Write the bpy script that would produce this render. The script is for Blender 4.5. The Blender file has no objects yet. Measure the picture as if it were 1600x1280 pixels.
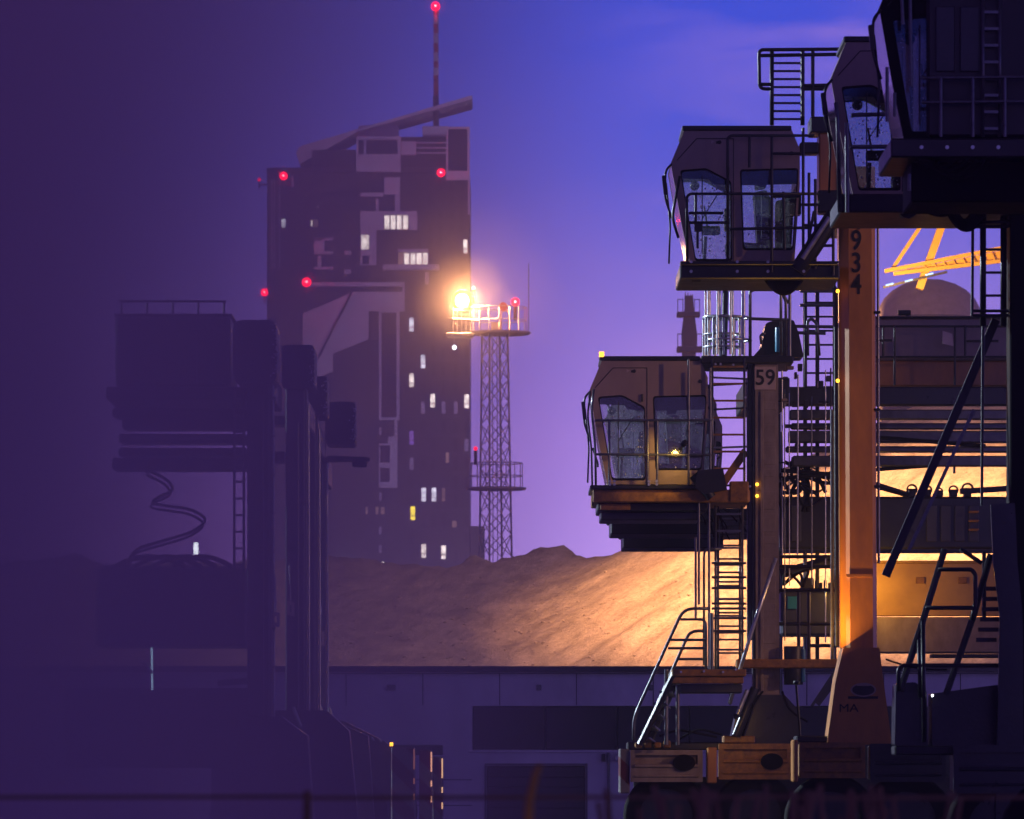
import bpy, bmesh, math, random
from mathutils import Vector, Matrix, noise
from mathutils.geometry import tessellate_polygon

random.seed(7)
scene = bpy.context.scene
col = scene.collection
F, HY, ZC = 8889.0, 1190.0, 1.7        # focal length in photo pixels, horizon row, eye height


def lin(r, g, b, k=1.0):
    def c(v):
        v /= 255.0
        return v / 12.92 if v <= 0.04045 else ((v + 0.055) / 1.055) ** 2.4
    return (c(r) * k, c(g) * k, c(b) * k, 1.0)


# ---------------------------------------------------------------- camera
cam = bpy.data.cameras.new("camera")
cam.sensor_width = 36.0
cam.lens = 200.0
cam.shift_y = (HY - 640.0) / 1600.0
cam.clip_start, cam.clip_end = 0.5, 6000.0
cam.dof.use_dof = True
cam.dof.focus_distance = 118.0
cam.dof.aperture_fstop = 5.0
cam_o = bpy.data.objects.new("camera", cam)
cam_o.location = (0, 0, ZC)
cam_o.rotation_euler = (math.radians(90), 0, 0)
col.objects.link(cam_o)
scene.camera = cam_o

# ---------------------------------------------------------------- sky
world = bpy.data.worlds.new("World")
scene.world = world
world.use_nodes = True
wt = world.node_tree
wt.nodes.clear()
WN, WL = wt.nodes.new, wt.links.new


def wmath(op, a, b=None, c=None):
    n = WN("ShaderNodeMath")
    n.operation = op
    for i, v in enumerate((a, b, c)):
        if v is None:
            continue
        if isinstance(v, (int, float)):
            n.inputs[i].default_value = v
        else:
            WL(v, n.inputs[i])
    return n.outputs[0]


def wramp(fac, stops):
    n = WN("ShaderNodeValToRGB")
    e = n.color_ramp.elements
    while len(e) < len(stops):
        e.new(0.5)
    for el, (p, c) in zip(e, stops):
        el.position, el.color = p, c
    WL(fac, n.inputs[0])
    return n.outputs[0]


def wmix(f, a, b, mode='MIX'):
    n = WN("ShaderNodeMix")
    n.data_type, n.blend_type = 'RGBA', mode
    for s, v in ((n.inputs[0], f), (n.inputs[6], a), (n.inputs[7], b)):
        if isinstance(v, (int, float)):
            s.default_value = v
        elif isinstance(v, tuple):
            s.default_value = v
        else:
            WL(v, s)
    return n.outputs[2]


SKY_GAIN = 1.75
tc = WN("ShaderNodeTexCoord")
sep = WN("ShaderNodeSeparateXYZ")
WL(tc.outputs['Generated'], sep.inputs[0])
sx, sy, sz = sep.outputs
hgt = wmath('POWER', wmath('MAXIMUM', sz, 0.0), 0.5)      # stretch the horizon band


def at_z(z):
    return math.sqrt(z)


g = SKY_GAIN
right = wramp(hgt, [(0.0, lin(158, 128, 208, g * 1.2)), (at_z(.036), lin(157, 128, 209, g * 1.2)), (at_z(.056), lin(146, 116, 203, g * 1.1)),
                    (at_z(.078), lin(116, 101, 199, g * .95)), (at_z(.103), lin(58, 77, 199, g * .9)), (at_z(.126), lin(0, 62, 196, g * .95)),
                    (at_z(.3), lin(6, 26, 84, g)), (1.0, lin(4, 11, 36, g))])
left = wramp(hgt, [(0.0, lin(128, 88, 172, g)), (at_z(.04), lin(126, 88, 176, g)), (at_z(.08), lin(104, 78, 172, g)),
                   (at_z(.105), lin(70, 60, 158, g)), (at_z(.134), lin(50, 46, 136, g)), (at_z(.3), lin(48, 29, 88, g)),
                   (1.0, lin(26, 17, 54, g))])
mr = WN("ShaderNodeMapRange")
mr.interpolation_type = 'SMOOTHSTEP'
mr.inputs[1].default_value, mr.inputs[2].default_value = -0.055, 0.045
WL(sx, mr.inputs[0])
skyc = wmix(mr.outputs[0], left, right)
# thin clouds: stretched noise in direction space
mp = WN("ShaderNodeMapping")
mp.inputs['Scale'].default_value = (16, 16, 62)
mp.inputs['Rotation'].default_value = (0, math.radians(5), 0)
mp.inputs['Location'].default_value = (3.1, 0, 1.7)
WL(tc.outputs['Generated'], mp.inputs[0])
nz = WN("ShaderNodeTexNoise")
nz.inputs['Scale'].default_value = 1.0
nz.inputs['Detail'].default_value = 5.0
nz.inputs['Distortion'].default_value = 0.6
WL(mp.outputs[0], nz.inputs['Vector'])
cl = WN("ShaderNodeMapRange")
cl.inputs[1].default_value, cl.inputs[2].default_value = 0.52, 0.78
WL(nz.outputs[0], cl.inputs[0])
rt = WN("ShaderNodeMapRange")
rt.interpolation_type = 'SMOOTHSTEP'
rt.inputs[1].default_value, rt.inputs[2].default_value = 0.0, 0.075
WL(sx, rt.inputs[0])
skyc = wmix(wmath('MULTIPLY', wmath('MULTIPLY', cl.outputs[0], rt.outputs[0]), 0.45), skyc, lin(196, 140, 190, g))
# the last of the dusk itself
nish = WN("ShaderNodeTexSky")
nish.sky_type = 'NISHITA'
nish.sun_disc = False
nish.sun_elevation = math.radians(-3.0)
nish.sun_rotation = math.radians(28.0)
sc_n = WN("ShaderNodeVectorMath")
sc_n.operation = 'SCALE'
WL(nish.outputs[0], sc_n.inputs[0])
sc_n.inputs[3].default_value = 0.05
skyc = wmix(1.0, skyc, sc_n.outputs[0], 'ADD')
# the night side of the sky, away from the afterglow
ng = WN("ShaderNodeMapRange")
ng.interpolation_type = 'SMOOTHSTEP'
ng.inputs[1].default_value, ng.inputs[2].default_value = -0.7, 0.5
ng.inputs[3].default_value, ng.inputs[4].default_value = 0.74, 1.0
WL(sy, ng.inputs[0])
nsc = WN("ShaderNodeVectorMath")
nsc.operation = 'SCALE'
WL(skyc, nsc.inputs[0])
WL(ng.outputs[0], nsc.inputs[3])
bg = WN("ShaderNodeBackground")
WL(nsc.outputs[0], bg.inputs[0])
bg.inputs[1].default_value = 1.0
wo = WN("ShaderNodeOutputWorld")
WL(bg.outputs[0], wo.inputs[0])

vs = scene.view_settings
vs.view_transform, vs.look, vs.exposure, vs.gamma = 'Standard', 'None', 0.0, 1.0
vs.use_curve_mapping = False
scene.cycles.use_denoising = True
scene.cycles.denoiser = 'OPENIMAGEDENOISE'
scene.cycles.max_bounces = 6
scene.cycles.diffuse_bounces = 2
scene.cycles.glossy_bounces = 3
scene.cycles.transparent_max_bounces = 16
scene.cycles.volume_bounces = 1
scene.cycles.sample_clamp_indirect = 4.0
scene.cycles.caustics_reflective = False
scene.cycles.caustics_refractive = False


# ---------------------------------------------------------------- helpers
def G(px, py, Y):
    return Vector(((px - 800.0) * Y / F, Y, ZC + (HY - py) * Y / F))


WM = {}


def world_of(o):
    return WM.get(o.name, Matrix.Identity(4)) if o else Matrix.Identity(4)


def put(name, data, parent=None, M=None, label=None, cat=None, group=None, kind=None):
    o = bpy.data.objects.new(name, data)
    col.objects.link(o)
    M = M or Matrix.Identity(4)
    if parent:
        o.parent = parent
        o.matrix_parent_inverse = world_of(parent).inverted()
    o.matrix_basis = M
    WM[o.name] = M.copy()
    if label: o['label'] = label
    if cat: o['category'] = cat
    if group: o['group'] = group
    if kind: o['kind'] = kind
    return o


def thing(name, loc, label, cat, group=None):
    return put(name, None, None, Matrix.Translation(Vector(loc)), label, cat, group)


def mesh_put(name, verts, faces, mat, parent=None, smooth=False, **kw):
    c = sum((Vector(v) for v in verts), Vector()) / max(1, len(verts))
    me = bpy.data.meshes.new(name)
    me.from_pydata([tuple(Vector(v) - c) for v in verts], [], faces)
    me.materials.append(mat)
    if smooth:
        me.polygons.foreach_set('use_smooth', [True] * len(me.polygons))
    me.update()
    return put(name, me, parent, Matrix.Translation(c), **kw)


def bm_put(name, bm, mat, parent=None, smooth=False, **kw):
    c = sum((v.co for v in bm.verts), Vector()) / max(1, len(bm.verts))
    for v in bm.verts:
        v.co -= c
    bmesh.ops.recalc_face_normals(bm, faces=bm.faces)
    me = bpy.data.meshes.new(name)
    bm.to_mesh(me)
    bm.free()
    me.materials.append(mat)
    if smooth:
        me.polygons.foreach_set('use_smooth', [True] * len(me.polygons))
    return put(name, me, parent, Matrix.Translation(c), **kw)


def bm_box(bm, a, b, bev=0.0):
    a, b = Vector(a), Vector(b)
    lo = Vector((min(a[i], b[i]) for i in range(3)))
    hi = Vector((max(a[i], b[i]) for i in range(3)))
    r = bmesh.ops.create_cube(bm, size=1.0)
    for v in r['verts']:
        v.co = Vector([(lo[i] + hi[i]) / 2 + v.co[i] * (hi[i] - lo[i]) for i in range(3)])
    if bev > 0:
        es = list({e for v in r['verts'] for e in v.link_edges})
        bmesh.ops.bevel(bm, geom=es, offset=min(bev, 0.3 * min(hi - lo)), segments=1, affect='EDGES')


def block(parent, name, a, b, mat, bev=0.012, **kw):
    bm = bmesh.new()
    bm_box(bm, a, b, bev)
    return bm_put(name, bm, mat, parent, **kw)


def rbox(parent, name, rect, Y0, Y1, mat, bev=0.012, **kw):
    """box whose front face covers a pixel rectangle at depth Y0 and runs back to Y1"""
    x0, y0, x1, y1 = rect
    a, b = G(x0, y0, Y0), G(x1, y1, Y0)
    b.y = Y1
    return block(parent, name, a, b, mat, bev, **kw)


UNIT = {}


def unit_rod(mat, n=8):
    k = ('rod', mat.name, n)
    if k not in UNIT:
        bm = bmesh.new()
        bmesh.ops.create_cone(bm, cap_ends=True, segments=n, radius1=1, radius2=1, depth=1)
        me = bpy.data.meshes.new('rod')
        bm.to_mesh(me)
        bm.free()
        me.materials.append(mat)
        for p in me.polygons:
            p.use_smooth = len(p.vertices) == 4
        UNIT[k] = me
    return UNIT[k]


def unit_bar(mat):
    k = ('bar', mat.name)
    if k not in UNIT:
        bm = bmesh.new()
        bmesh.ops.create_cube(bm, size=1.0)
        me = bpy.data.meshes.new('bar')
        bm.to_mesh(me)
        bm.free()
        me.materials.append(mat)
        UNIT[k] = me
    return UNIT[k]


def axis_matrix(p, q, sx_, sy_):
    p, q = Vector(p), Vector(q)
    d = q - p
    rot = d.to_track_quat('Z', 'Y').to_matrix().to_4x4()
    return Matrix.Translation((p + q) / 2) @ rot @ Matrix.Diagonal((sx_, sy_, d.length, 1))


def rod(parent, name, p, q, r, mat, n=8, **kw):
    return put(name, unit_rod(mat, n), parent, axis_matrix(p, q, r, r), **kw)


def bar(parent, name, p, q, w, h, mat, **kw):
    return put(name, unit_bar(mat), parent, axis_matrix(p, q, w, h), **kw)


def fillet(pts, rad, seg=4):
    out = [Vector(pts[0])]
    for i in range(1, len(pts) - 1):
        a, b, c = Vector(pts[i - 1]), Vector(pts[i]), Vector(pts[i + 1])
        u, w = (a - b), (c - b)
        r = min(rad, 0.45 * u.length, 0.45 * w.length)
        p0, p1 = b + u.normalized() * r, b + w.normalized() * r
        for k in range(seg + 1):
            t = k / seg
            out.append(p0 * (1 - t) ** 2 + b * 2 * t * (1 - t) + p1 * t * t)
    out.append(Vector(pts[-1]))
    return out


def bm_pipe(bm, pts, r, n=7):
    rings = []
    for i, p in enumerate(pts):
        t = (pts[min(i + 1, len(pts) - 1)] - pts[max(i - 1, 0)]).normalized()
        up = Vector((0, 1, 0)) if abs(t.y) < 0.9 else Vector((0, 0, 1))
        a = t.cross(up).normalized()
        b = t.cross(a)
        rings.append([bm.verts.new(p + (a * math.cos(2 * math.pi * k / n) + b * math.sin(2 * math.pi * k / n)) * r) for k in range(n)])
    for A, B in zip(rings, rings[1:]):
        for k in range(n):
            bm.faces.new((A[k], A[(k + 1) % n], B[(k + 1) % n], B[k]))
    bm.faces.new(rings[0][::-1])
    bm.faces.new(rings[-1])


def pipe(parent, name, pts, r, mat, rad=0.12, n=7, **kw):
    bm = bmesh.new()
    bm_pipe(bm, fillet(pts, rad), r, n)
    return bm_put(name, bm, mat, parent, True, **kw)


def hose(parent, name, p, q, sag, r, mat, side=0.0, **kw):
    p, q = Vector(p), Vector(q)
    pts = []
    for k in range(15):
        t = k / 14
        v = p.lerp(q, t)
        v.z -= sag * 4 * t * (1 - t)
        v.x += side * math.sin(math.pi * t)
        pts.append(v)
    bm = bmesh.new()
    bm_pipe(bm, pts, r, 6)
    return bm_put(name, bm, mat, parent, True, **kw)


def bm_plate(bm, outer, holes, depth):
    """planar outline (world points, constant y) with holes, given thickness towards +y"""
    loops = [outer] + list(holes)
    flat = [p for lp in loops for p in lp]
    tris = tessellate_polygon([[Vector((p.x, p.z, 0)) for p in lp] for lp in loops])
    f = [bm.verts.new(p) for p in flat]
    b = [bm.verts.new(p + Vector((0, depth, 0))) for p in flat]
    for t in tris:
        try:
            bm.faces.new([f[i] for i in t])
            bm.faces.new([b[i] for i in reversed(t)])
        except ValueError:
            pass
    base = 0
    for lp in loops:
        m = len(lp)
        for i in range(m):
            j = (i + 1) % m
            bm.faces.new((f[base + i], f[base + j], b[base + j], b[base + i]))
        base += m


def ppoly(pts, Y, rad_px=0):
    v = [G(x, y, Y) for x, y in pts]
    if rad_px:
        r = rad_px * Y / F
        out = []
        n = len(v)
        for i in range(n):
            out += fillet([v[i - 1], v[i], v[(i + 1) % n]], r, 3)[1:-1]
        return out
    return v


def plate(parent, name, pts, Y, depth, mat, holes=(), rad=0, hrad=0, **kw):
    bm = bmesh.new()
    bm_plate(bm, ppoly(pts, Y, rad), [ppoly(h, Y, hrad) for h in holes], depth)
    return bm_put(name, bm, mat, parent, **kw)


def disc(parent, name, c, r, depth, mat, n=20, hole=0.0, **kw):
    """a wheel-like disc facing the camera"""
    c = Vector(c)
    ring = [c + Vector((math.cos(2 * math.pi * k / n) * r, 0, math.sin(2 * math.pi * k / n) * r)) for k in range(n)]
    hl = [[c + Vector((math.cos(2 * math.pi * k / n) * r * hole, 0, math.sin(2 * math.pi * k / n) * r * hole)) for k in range(n)]] if hole else []
    bm = bmesh.new()
    bm_plate(bm, ring, hl, depth)
    return bm_put(name, bm, mat, parent, **kw)


def text(parent, name, body, size, centre, mat, sxk=1.0, bold=.012):
    cu = bpy.data.curves.new('t', 'FONT')
    cu.body, cu.size, cu.extrude = body, size, 0.004
    cu.offset = bold * size
    cu.align_x, cu.align_y = 'CENTER', 'CENTER'
    tmp = bpy.data.objects.new('t', cu)
    col.objects.link(tmp)
    dg = bpy.context.evaluated_depsgraph_get()
    me = bpy.data.meshes.new_from_object(tmp.evaluated_get(dg))
    bpy.data.objects.remove(tmp)
    me.materials.clear()
    me.materials.append(mat)
    M = Matrix.Translation(Vector(centre)) @ Matrix.Rotation(math.radians(90), 4, 'X') @ Matrix.Diagonal((sxk, 1, 1, 1))
    return put(name, me, parent, M)


# ---------------------------------------------------------------- materials
def surf(name, base, rough=0.5, metal=0.0, vary=0.25, scale=3.0, bump=0.0, bscale=40.0, stretch=(1, 1, 1), dirt=None, dirt_amt=0.5, rvar=0.15, bdist=0.02, spec=None):
    m = bpy.data.materials.new(name)
    m.use_nodes = True
    t = m.node_tree
    N, L = t.nodes.new, t.links.new
    b = t.nodes['Principled BSDF']
    b.inputs['Metallic'].default_value = metal
    if spec is not None:
        b.inputs['Specular IOR Level'].default_value = spec
    geo = N("ShaderNodeNewGeometry")
    mp_ = N("ShaderNodeMapping")
    mp_.inputs['Scale'].default_value = stretch
    L(geo.outputs['Position'], mp_.inputs[0])
    n1 = N("ShaderNodeTexNoise")
    n1.inputs['Scale'].default_value, n1.inputs['Detail'].default_value = scale, 6
    n1.inputs['Roughness'].default_value = 0.65
    L(mp_.outputs[0], n1.inputs['Vector'])
    r = N("ShaderNodeValToRGB")
    r.color_ramp.elements[0].position, r.color_ramp.elements[1].position = 0.3, 0.7
    d = dirt or tuple(c * (1 - vary) for c in base)
    d = tuple(base[i] * (1 - dirt_amt) + d[i] * dirt_amt for i in range(3)) if dirt else d
    r.color_ramp.elements[0].color = (*d, 1)
    r.color_ramp.elements[1].color = (*[min(1, c * (1 + vary * .4)) for c in base], 1)
    L(n1.outputs[0], r.inputs[0])
    L(r.outputs[0], b.inputs['Base Color'])
    rr = N("ShaderNodeMapRange")
    rr.inputs[3].default_value, rr.inputs[4].default_value = max(.03, rough - rvar), min(1, rough + rvar)
    L(n1.outputs[0], rr.inputs[0])
    L(rr.outputs[0], b.inputs['Roughness'])
    if bump:
        n2 = N("ShaderNodeTexNoise")
        n2.inputs['Scale'].default_value, n2.inputs['Detail'].default_value = bscale, 4
        L(mp_.outputs[0], n2.inputs['Vector'])
        bp = N("ShaderNodeBump")
        bp.inputs['Strength'].default_value = bump
        bp.inputs['Distance'].default_value = bdist
        L(n2.outputs[0], bp.inputs['Height'])
        L(bp.outputs[0], b.inputs['Normal'])
    return m


def glow(name, colr, strength):
    m = bpy.data.materials.new(name)
    m.use_nodes = True
    t = m.node_tree
    t.nodes.clear()
    e = t.nodes.new("ShaderNodeEmission")
    e.inputs[0].default_value = (*colr, 1)
    e.inputs[1].default_value = strength
    o = t.nodes.new("ShaderNodeOutputMaterial")
    t.links.new(e.outputs[0], o.inputs[0])
    return m


def room_glow(name, colr, strength, scale=0.55):
    """a lit room behind a pane: brighter and dimmer patches of curtains and furniture"""
    m = glow(name, colr, strength)
    t = m.node_tree
    N, L = t.nodes.new, t.links.new
    g_ = N("ShaderNodeNewGeometry")
    v = N("ShaderNodeTexVoronoi")
    v.inputs['Scale'].default_value = scale
    L(g_.outputs['Position'], v.inputs['Vector'])
    mr_ = N("ShaderNodeMapRange")
    mr_.inputs[3].default_value, mr_.inputs[4].default_value = strength * 1.25, strength * 0.35
    L(v.outputs['Distance'], mr_.inputs[0])
    e = [n for n in t.nodes if n.type == 'EMISSION'][0]
    L(mr_.outputs[0], e.inputs[1])
    return m


def wet_glass():
    m = bpy.data.materials.new('wet_glass')
    m.use_nodes = True
    t = m.node_tree
    t.nodes.clear()
    N, L = t.nodes.new, t.links.new
    tr = N("ShaderNodeBsdfTransparent")
    tr.inputs[0].default_value = (0.84, 0.84, 0.87, 1)
    gl = N("ShaderNodeBsdfGlossy")
    gl.inputs['Roughness'].default_value = 0.08
    geo = N("ShaderNodeNewGeometry")
    mp_ = N("ShaderNodeMapping")
    mp_.inputs['Scale'].default_value = (1, 1, 0.6)
    L(geo.outputs['Position'], mp_.inputs[0])
    n = N("ShaderNodeTexNoise")
    n.inputs['Scale'].default_value, n.inputs['Detail'].default_value = 55, 3
    L(mp_.outputs[0], n.inputs['Vector'])
    bp = N("ShaderNodeBump")
    bp.inputs['Strength'].default_value = 0.15
    L(n.outputs[0], bp.inputs['Height'])
    L(bp.outputs[0], gl.inputs['Normal'])
    lw = N("ShaderNodeLayerWeight")
    lw.inputs[0].default_value = 0.35
    m1 = N("ShaderNodeMixShader")
    L(lw.outputs['Fresnel'], m1.inputs[0])
    L(tr.outputs[0], m1.inputs[1])
    L(gl.outputs[0], m1.inputs[2])
    ts = N("ShaderNodeBsdfTranslucent")
    ts.inputs[0].default_value = (0.85, 0.85, 0.9, 1)
    mr_ = N("ShaderNodeMapRange")
    mr_.inputs[1].default_value, mr_.inputs[2].default_value = 0.45, 0.72
    mr_.inputs[3].default_value, mr_.inputs[4].default_value = 0.02, 0.2
    L(n.outputs[0], mr_.inputs[0])
    m2 = N("ShaderNodeMixShader")
    L(mr_.outputs[0], m2.inputs[0])
    L(m1.outputs[0], m2.inputs[1])
    L(ts.outputs[0], m2.inputs[2])
    o = N("ShaderNodeOutputMaterial")
    L(m2.outputs[0], o.inputs[0])
    return m


def stripes(name, ca, cb, freq=4.0, slope=1.0):
    m = surf(name, ca, 0.45)
    t = m.node_tree
    N, L = t.nodes.new, t.links.new
    g_ = N("ShaderNodeNewGeometry")
    s_ = N("ShaderNodeSeparateXYZ")
    L(g_.outputs['Position'], s_.inputs[0])
    a = N("ShaderNodeMath"); a.operation = 'MULTIPLY_ADD'
    L(s_.outputs[0], a.inputs[0]); a.inputs[1].default_value = slope
    L(s_.outputs[2], a.inputs[2])
    b_ = N("ShaderNodeMath"); b_.operation = 'MULTIPLY'; L(a.outputs[0], b_.inputs[0]); b_.inputs[1].default_value = freq
    c = N("ShaderNodeMath"); c.operation = 'FRACT'; L(b_.outputs[0], c.inputs[0])
    d = N("ShaderNodeMath"); d.operation = 'GREATER_THAN'; L(c.outputs[0], d.inputs[0]); d.inputs[1].default_value = 0.5
    mx = N("ShaderNodeMix"); mx.data_type = 'RGBA'
    L(d.outputs[0], mx.inputs[0])
    mx.inputs[6].default_value, mx.inputs[7].default_value = (*ca, 1), (*cb, 1)
    L(mx.outputs[2], t.nodes['Principled BSDF'].inputs['Base Color'])
    return m


M_ORANGE = surf('orange_paint', (0.58, 0.25, 0.05), 0.36, vary=.3, scale=1.6, stretch=(1, 1, .35), dirt=(.16, .07, .03), dirt_amt=.6, bump=.08, bscale=14)
M_RUST = surf('rusty_yellow_paint', (0.42, 0.20, 0.04), 0.45, scale=9, dirt=(.10, .05, .03), dirt_amt=.8, bump=.2, bscale=30)
M_POST = surf('weathered_grey_paint', (0.34, 0.27, 0.23), 0.55, scale=3.5, stretch=(1, 1, .5), dirt=(.14, .10, .09), dirt_amt=.8, bump=.1)
M_CAB = surf('cab_paint', (0.40, 0.29, 0.235), 0.38, vary=.18, scale=2.2, stretch=(1, 1, .4), bump=.03, bscale=9)
M_PLATE = surf('number_plate_paint', (0.55, 0.42, 0.36), 0.5, vary=.2, scale=6)
M_DARK = surf('dark_blue_paint', (0.022, 0.025, 0.034), 0.32, vary=.4, scale=3, bump=.1, bscale=20)
M_BLACK = surf('black_steel', (0.018, 0.019, 0.023), 0.42, vary=.4, scale=4, bump=.08)
M_PITCH = surf('pitch_black_steel', (0.008, 0.008, 0.010), 0.7, vary=.3, scale=4, spec=.1)  # extra-dark copy of the black steel for the nearest carriers
M_NAVY = surf('navy_paint', (0.045, 0.05, 0.085), 0.4, vary=.3, scale=2, stretch=(1, 1, .3), bump=.05)
M_GALV = surf('galvanised_steel', (0.55, 0.57, 0.6), 0.34, metal=.75, vary=.3, scale=8)
M_LATT = surf('pale_grey_mast_paint', (0.62, 0.62, 0.66), 0.5, vary=.2, scale=2)
M_BAND = surf('tower_floor_band', (0.12, 0.10, 0.115), 0.6, vary=.2, scale=.2)
M_DGALV = surf('dark_galvanised_steel', (0.16, 0.165, 0.18), 0.33, metal=.6, vary=.4, scale=8)
M_RUBBER = surf('rubber', (0.010, 0.010, 0.011), 0.85, vary=.4, scale=10, spec=.12)
M_WET = surf('wet_steel_deck', (0.09, 0.095, 0.11), 0.22, metal=.3, vary=.6, scale=2.2, bump=.35, bscale=7)
M_SEAT = surf('seat_fabric', (0.02, 0.02, 0.024), 0.8)
M_GLASS = wet_glass()
M_DROP = bpy.data.materials.new('raindrop')
M_DROP.use_nodes = True
_t = M_DROP.node_tree
_t.nodes.clear()
_a, _b, _m, _o = _t.nodes.new("ShaderNodeBsdfTranslucent"), _t.nodes.new("ShaderNodeBsdfDiffuse"), _t.nodes.new("ShaderNodeMixShader"), _t.nodes.new("ShaderNodeOutputMaterial")
_a.inputs[0].default_value = _b.inputs[0].default_value = (.9, .92, 1, 1)
_t.links.new(_a.outputs[0], _m.inputs[1])
_t.links.new(_b.outputs[0], _m.inputs[2])
_t.links.new(_m.outputs[0], _o.inputs[0])
M_TEXT = surf('black_lettering', (0.012, 0.012, 0.014), 0.6)
M_CONCRETE = surf('pale_render_wall', (0.80, 0.78, 0.79), 0.75, vary=.25, scale=.9, stretch=(1, 1, .5), dirt=(.58, .55, .56), dirt_amt=.8, bump=.1, bscale=12)
M_WINDOWDARK = surf('dark_window', (0.018, 0.018, 0.022), 0.5, vary=.4, scale=1)
M_ASPHALT = surf('asphalt', (0.05, 0.05, 0.052), 0.6, vary=.4, scale=.8, bump=.3, bscale=30)
M_FACADE = surf('tower_dark_cladding', (0.05, 0.042, 0.05), 0.55, vary=.2, scale=.15)
M_PALE = surf('tower_pale_panel', (0.76, 0.70, 0.73), 0.6, vary=.12, scale=.2)
M_PANE = surf('tower_window_glass', (0.03, 0.028, 0.04), 0.12, vary=.3, scale=.1)
M_MASTRED = surf('mast_red_paint', (0.42, 0.06, 0.06), 0.5)
M_MASTWHITE = surf('mast_white_paint', (0.7, 0.7, 0.7), 0.5)
M_SHIP = surf('ship_grey_paint', (0.05, 0.09, 0.17), 0.5)
M_YELLOW = surf('crane_yellow_paint', (0.75, 0.42, 0.03), 0.45, vary=.2, scale=1)
M_CREAM = surf('container_yellow_paint', (0.60, 0.36, 0.10), 0.42, vary=.35, scale=.8, dirt=(.3, .16, .05), dirt_amt=.6, bump=.06, bscale=5)
M_TWIG = surf('bare_twig', (0.34, 0.20, 0.11), 0.8)
M_REED = surf('dry_reed', (0.85, 0.45, 0.08), 0.7, vary=.3, scale=6)
M_BLUE = surf('cyan_paint', (0.03, 0.20, 0.34), 0.35)
M_CHEVRON = stripes('red_white_chevron_paint', (0.10, 0.012, 0.014), (0.17, 0.155, 0.16), 1.5, 1.0)
M_TAG = surf('pale_sign', (0.62, 0.5, 0.5), 0.5, vary=.1)

G_RED = glow('red_lamp', (1.0, 0.0, 0.018), 9)
G_REDS = glow('small_red_lamp', (1.0, 0.0, 0.02), 4)
G_CORE = glow('red_lamp_filament', (1.0, 0.5, 0.55), 9)
G_TUBE = glow('pale_tube_glow', (0.45, 0.7, 1.0), 2.5)
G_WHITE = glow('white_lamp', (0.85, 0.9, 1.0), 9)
G_SODIUM = glow('sodium_lamp', (1.0, 0.62, 0.16), 60)
G_AMBER = glow('amber_lamp', (1.0, 0.42, 0.03), 5)
G_ROOMW = room_glow('lit_room_white', (1.0, 0.82, 0.80), 2.6, 1.3)
G_ROOMC = room_glow('lit_room_cool', (0.86, 0.80, 1.0), 2.2, 1.3)
G_ROOMD = room_glow('dim_room', (0.85, 0.45, 0.5), 0.42)
G_ROOMY = room_glow('lit_room_yellow', (1.0, 0.72, 0.05), 2.6)
G_ROOMP = room_glow('lit_room_violet', (0.42, 0.18, 0.9), 0.9)


def lamp(name, kind, loc, colr, power, parent=None, size=0.1, aim=None, angle=60, blend=0.6):
    d = bpy.data.lights.new(name, kind)
    d.color, d.energy = colr, power
    d.shadow_soft_size = size
    M = Matrix.Translation(Vector(loc))
    if kind == 'SPOT':
        d.spot_size, d.spot_blend = math.radians(angle), blend
        M = M @ (Vector(aim) - Vector(loc)).to_track_quat('-Z', 'Y').to_matrix().to_4x4()
    return put(name, d, parent, M)


# ================================================================ SETTING
block(None, 'ground', (-1500, -60, -0.6), (1500, 3000, 0.0), M_ASPHALT, 0, kind='structure')


def sand_height(X, Y):
    n1 = noise.noise(Vector((X * .045, Y * .045, 3.1)))
    n2 = noise.noise(Vector((X * .16, Y * .16, 7.7)))
    n3 = noise.noise(Vector((X * .55, Y * .55, 1.3)))
    # long flat-topped heap with lumpy crest
    crest = 9.35 + 0.6 * noise.noise(Vector((X * .22, 5.0, 0))) + 0.75 * abs(noise.noise(Vector((X * .45, 9.0, Y * .05)))) - .15
    front = (Y - 186.0 + 2.2 * n1) * 0.30
    back = (262.0 - Y) * 0.5
    crest += .16 * noise.noise(Vector((X * 1.7, Y * .6, 4.0))) + .10 * noise.noise(Vector((X * 3.6, Y * 1.5, 8.0)))
    for bx, bh, bw in ((-1.5, .5, .55), (-.2, .3, .4), (1.15, .42, .8), (2.05, .4, .5)):
        crest += bh * math.exp(-((X - bx) / bw) ** 2 - ((Y - 219) / 3.0) ** 2)
    flat = min(crest, front, back)
    flat += 0.20 * n2 + 0.05 * n3
    # conical heap to the right
    cx, cy, ch = 21.0, 219.0, 18.2
    ang = math.atan2(Y - cy, X - cx)
    rr = math.hypot(X - cx, Y - cy)
    rill = 0.45 * noise.noise(Vector((math.cos(ang) * 5, math.sin(ang) * 5, 2.0))) + 0.3 * noise.noise(Vector((math.cos(ang) * 17, math.sin(ang) * 17, rr * .05)))
    cone = ch - 0.50 * math.sqrt(rr * rr + 4) + rill * min(1, rr / 8) + 0.10 * n2 + 0.04 * n3
    d = cone - flat
    k = .45
    h = max(cone, flat) if abs(d) > k else flat + (d + k) ** 2 / (4 * k)
    return h


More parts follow.
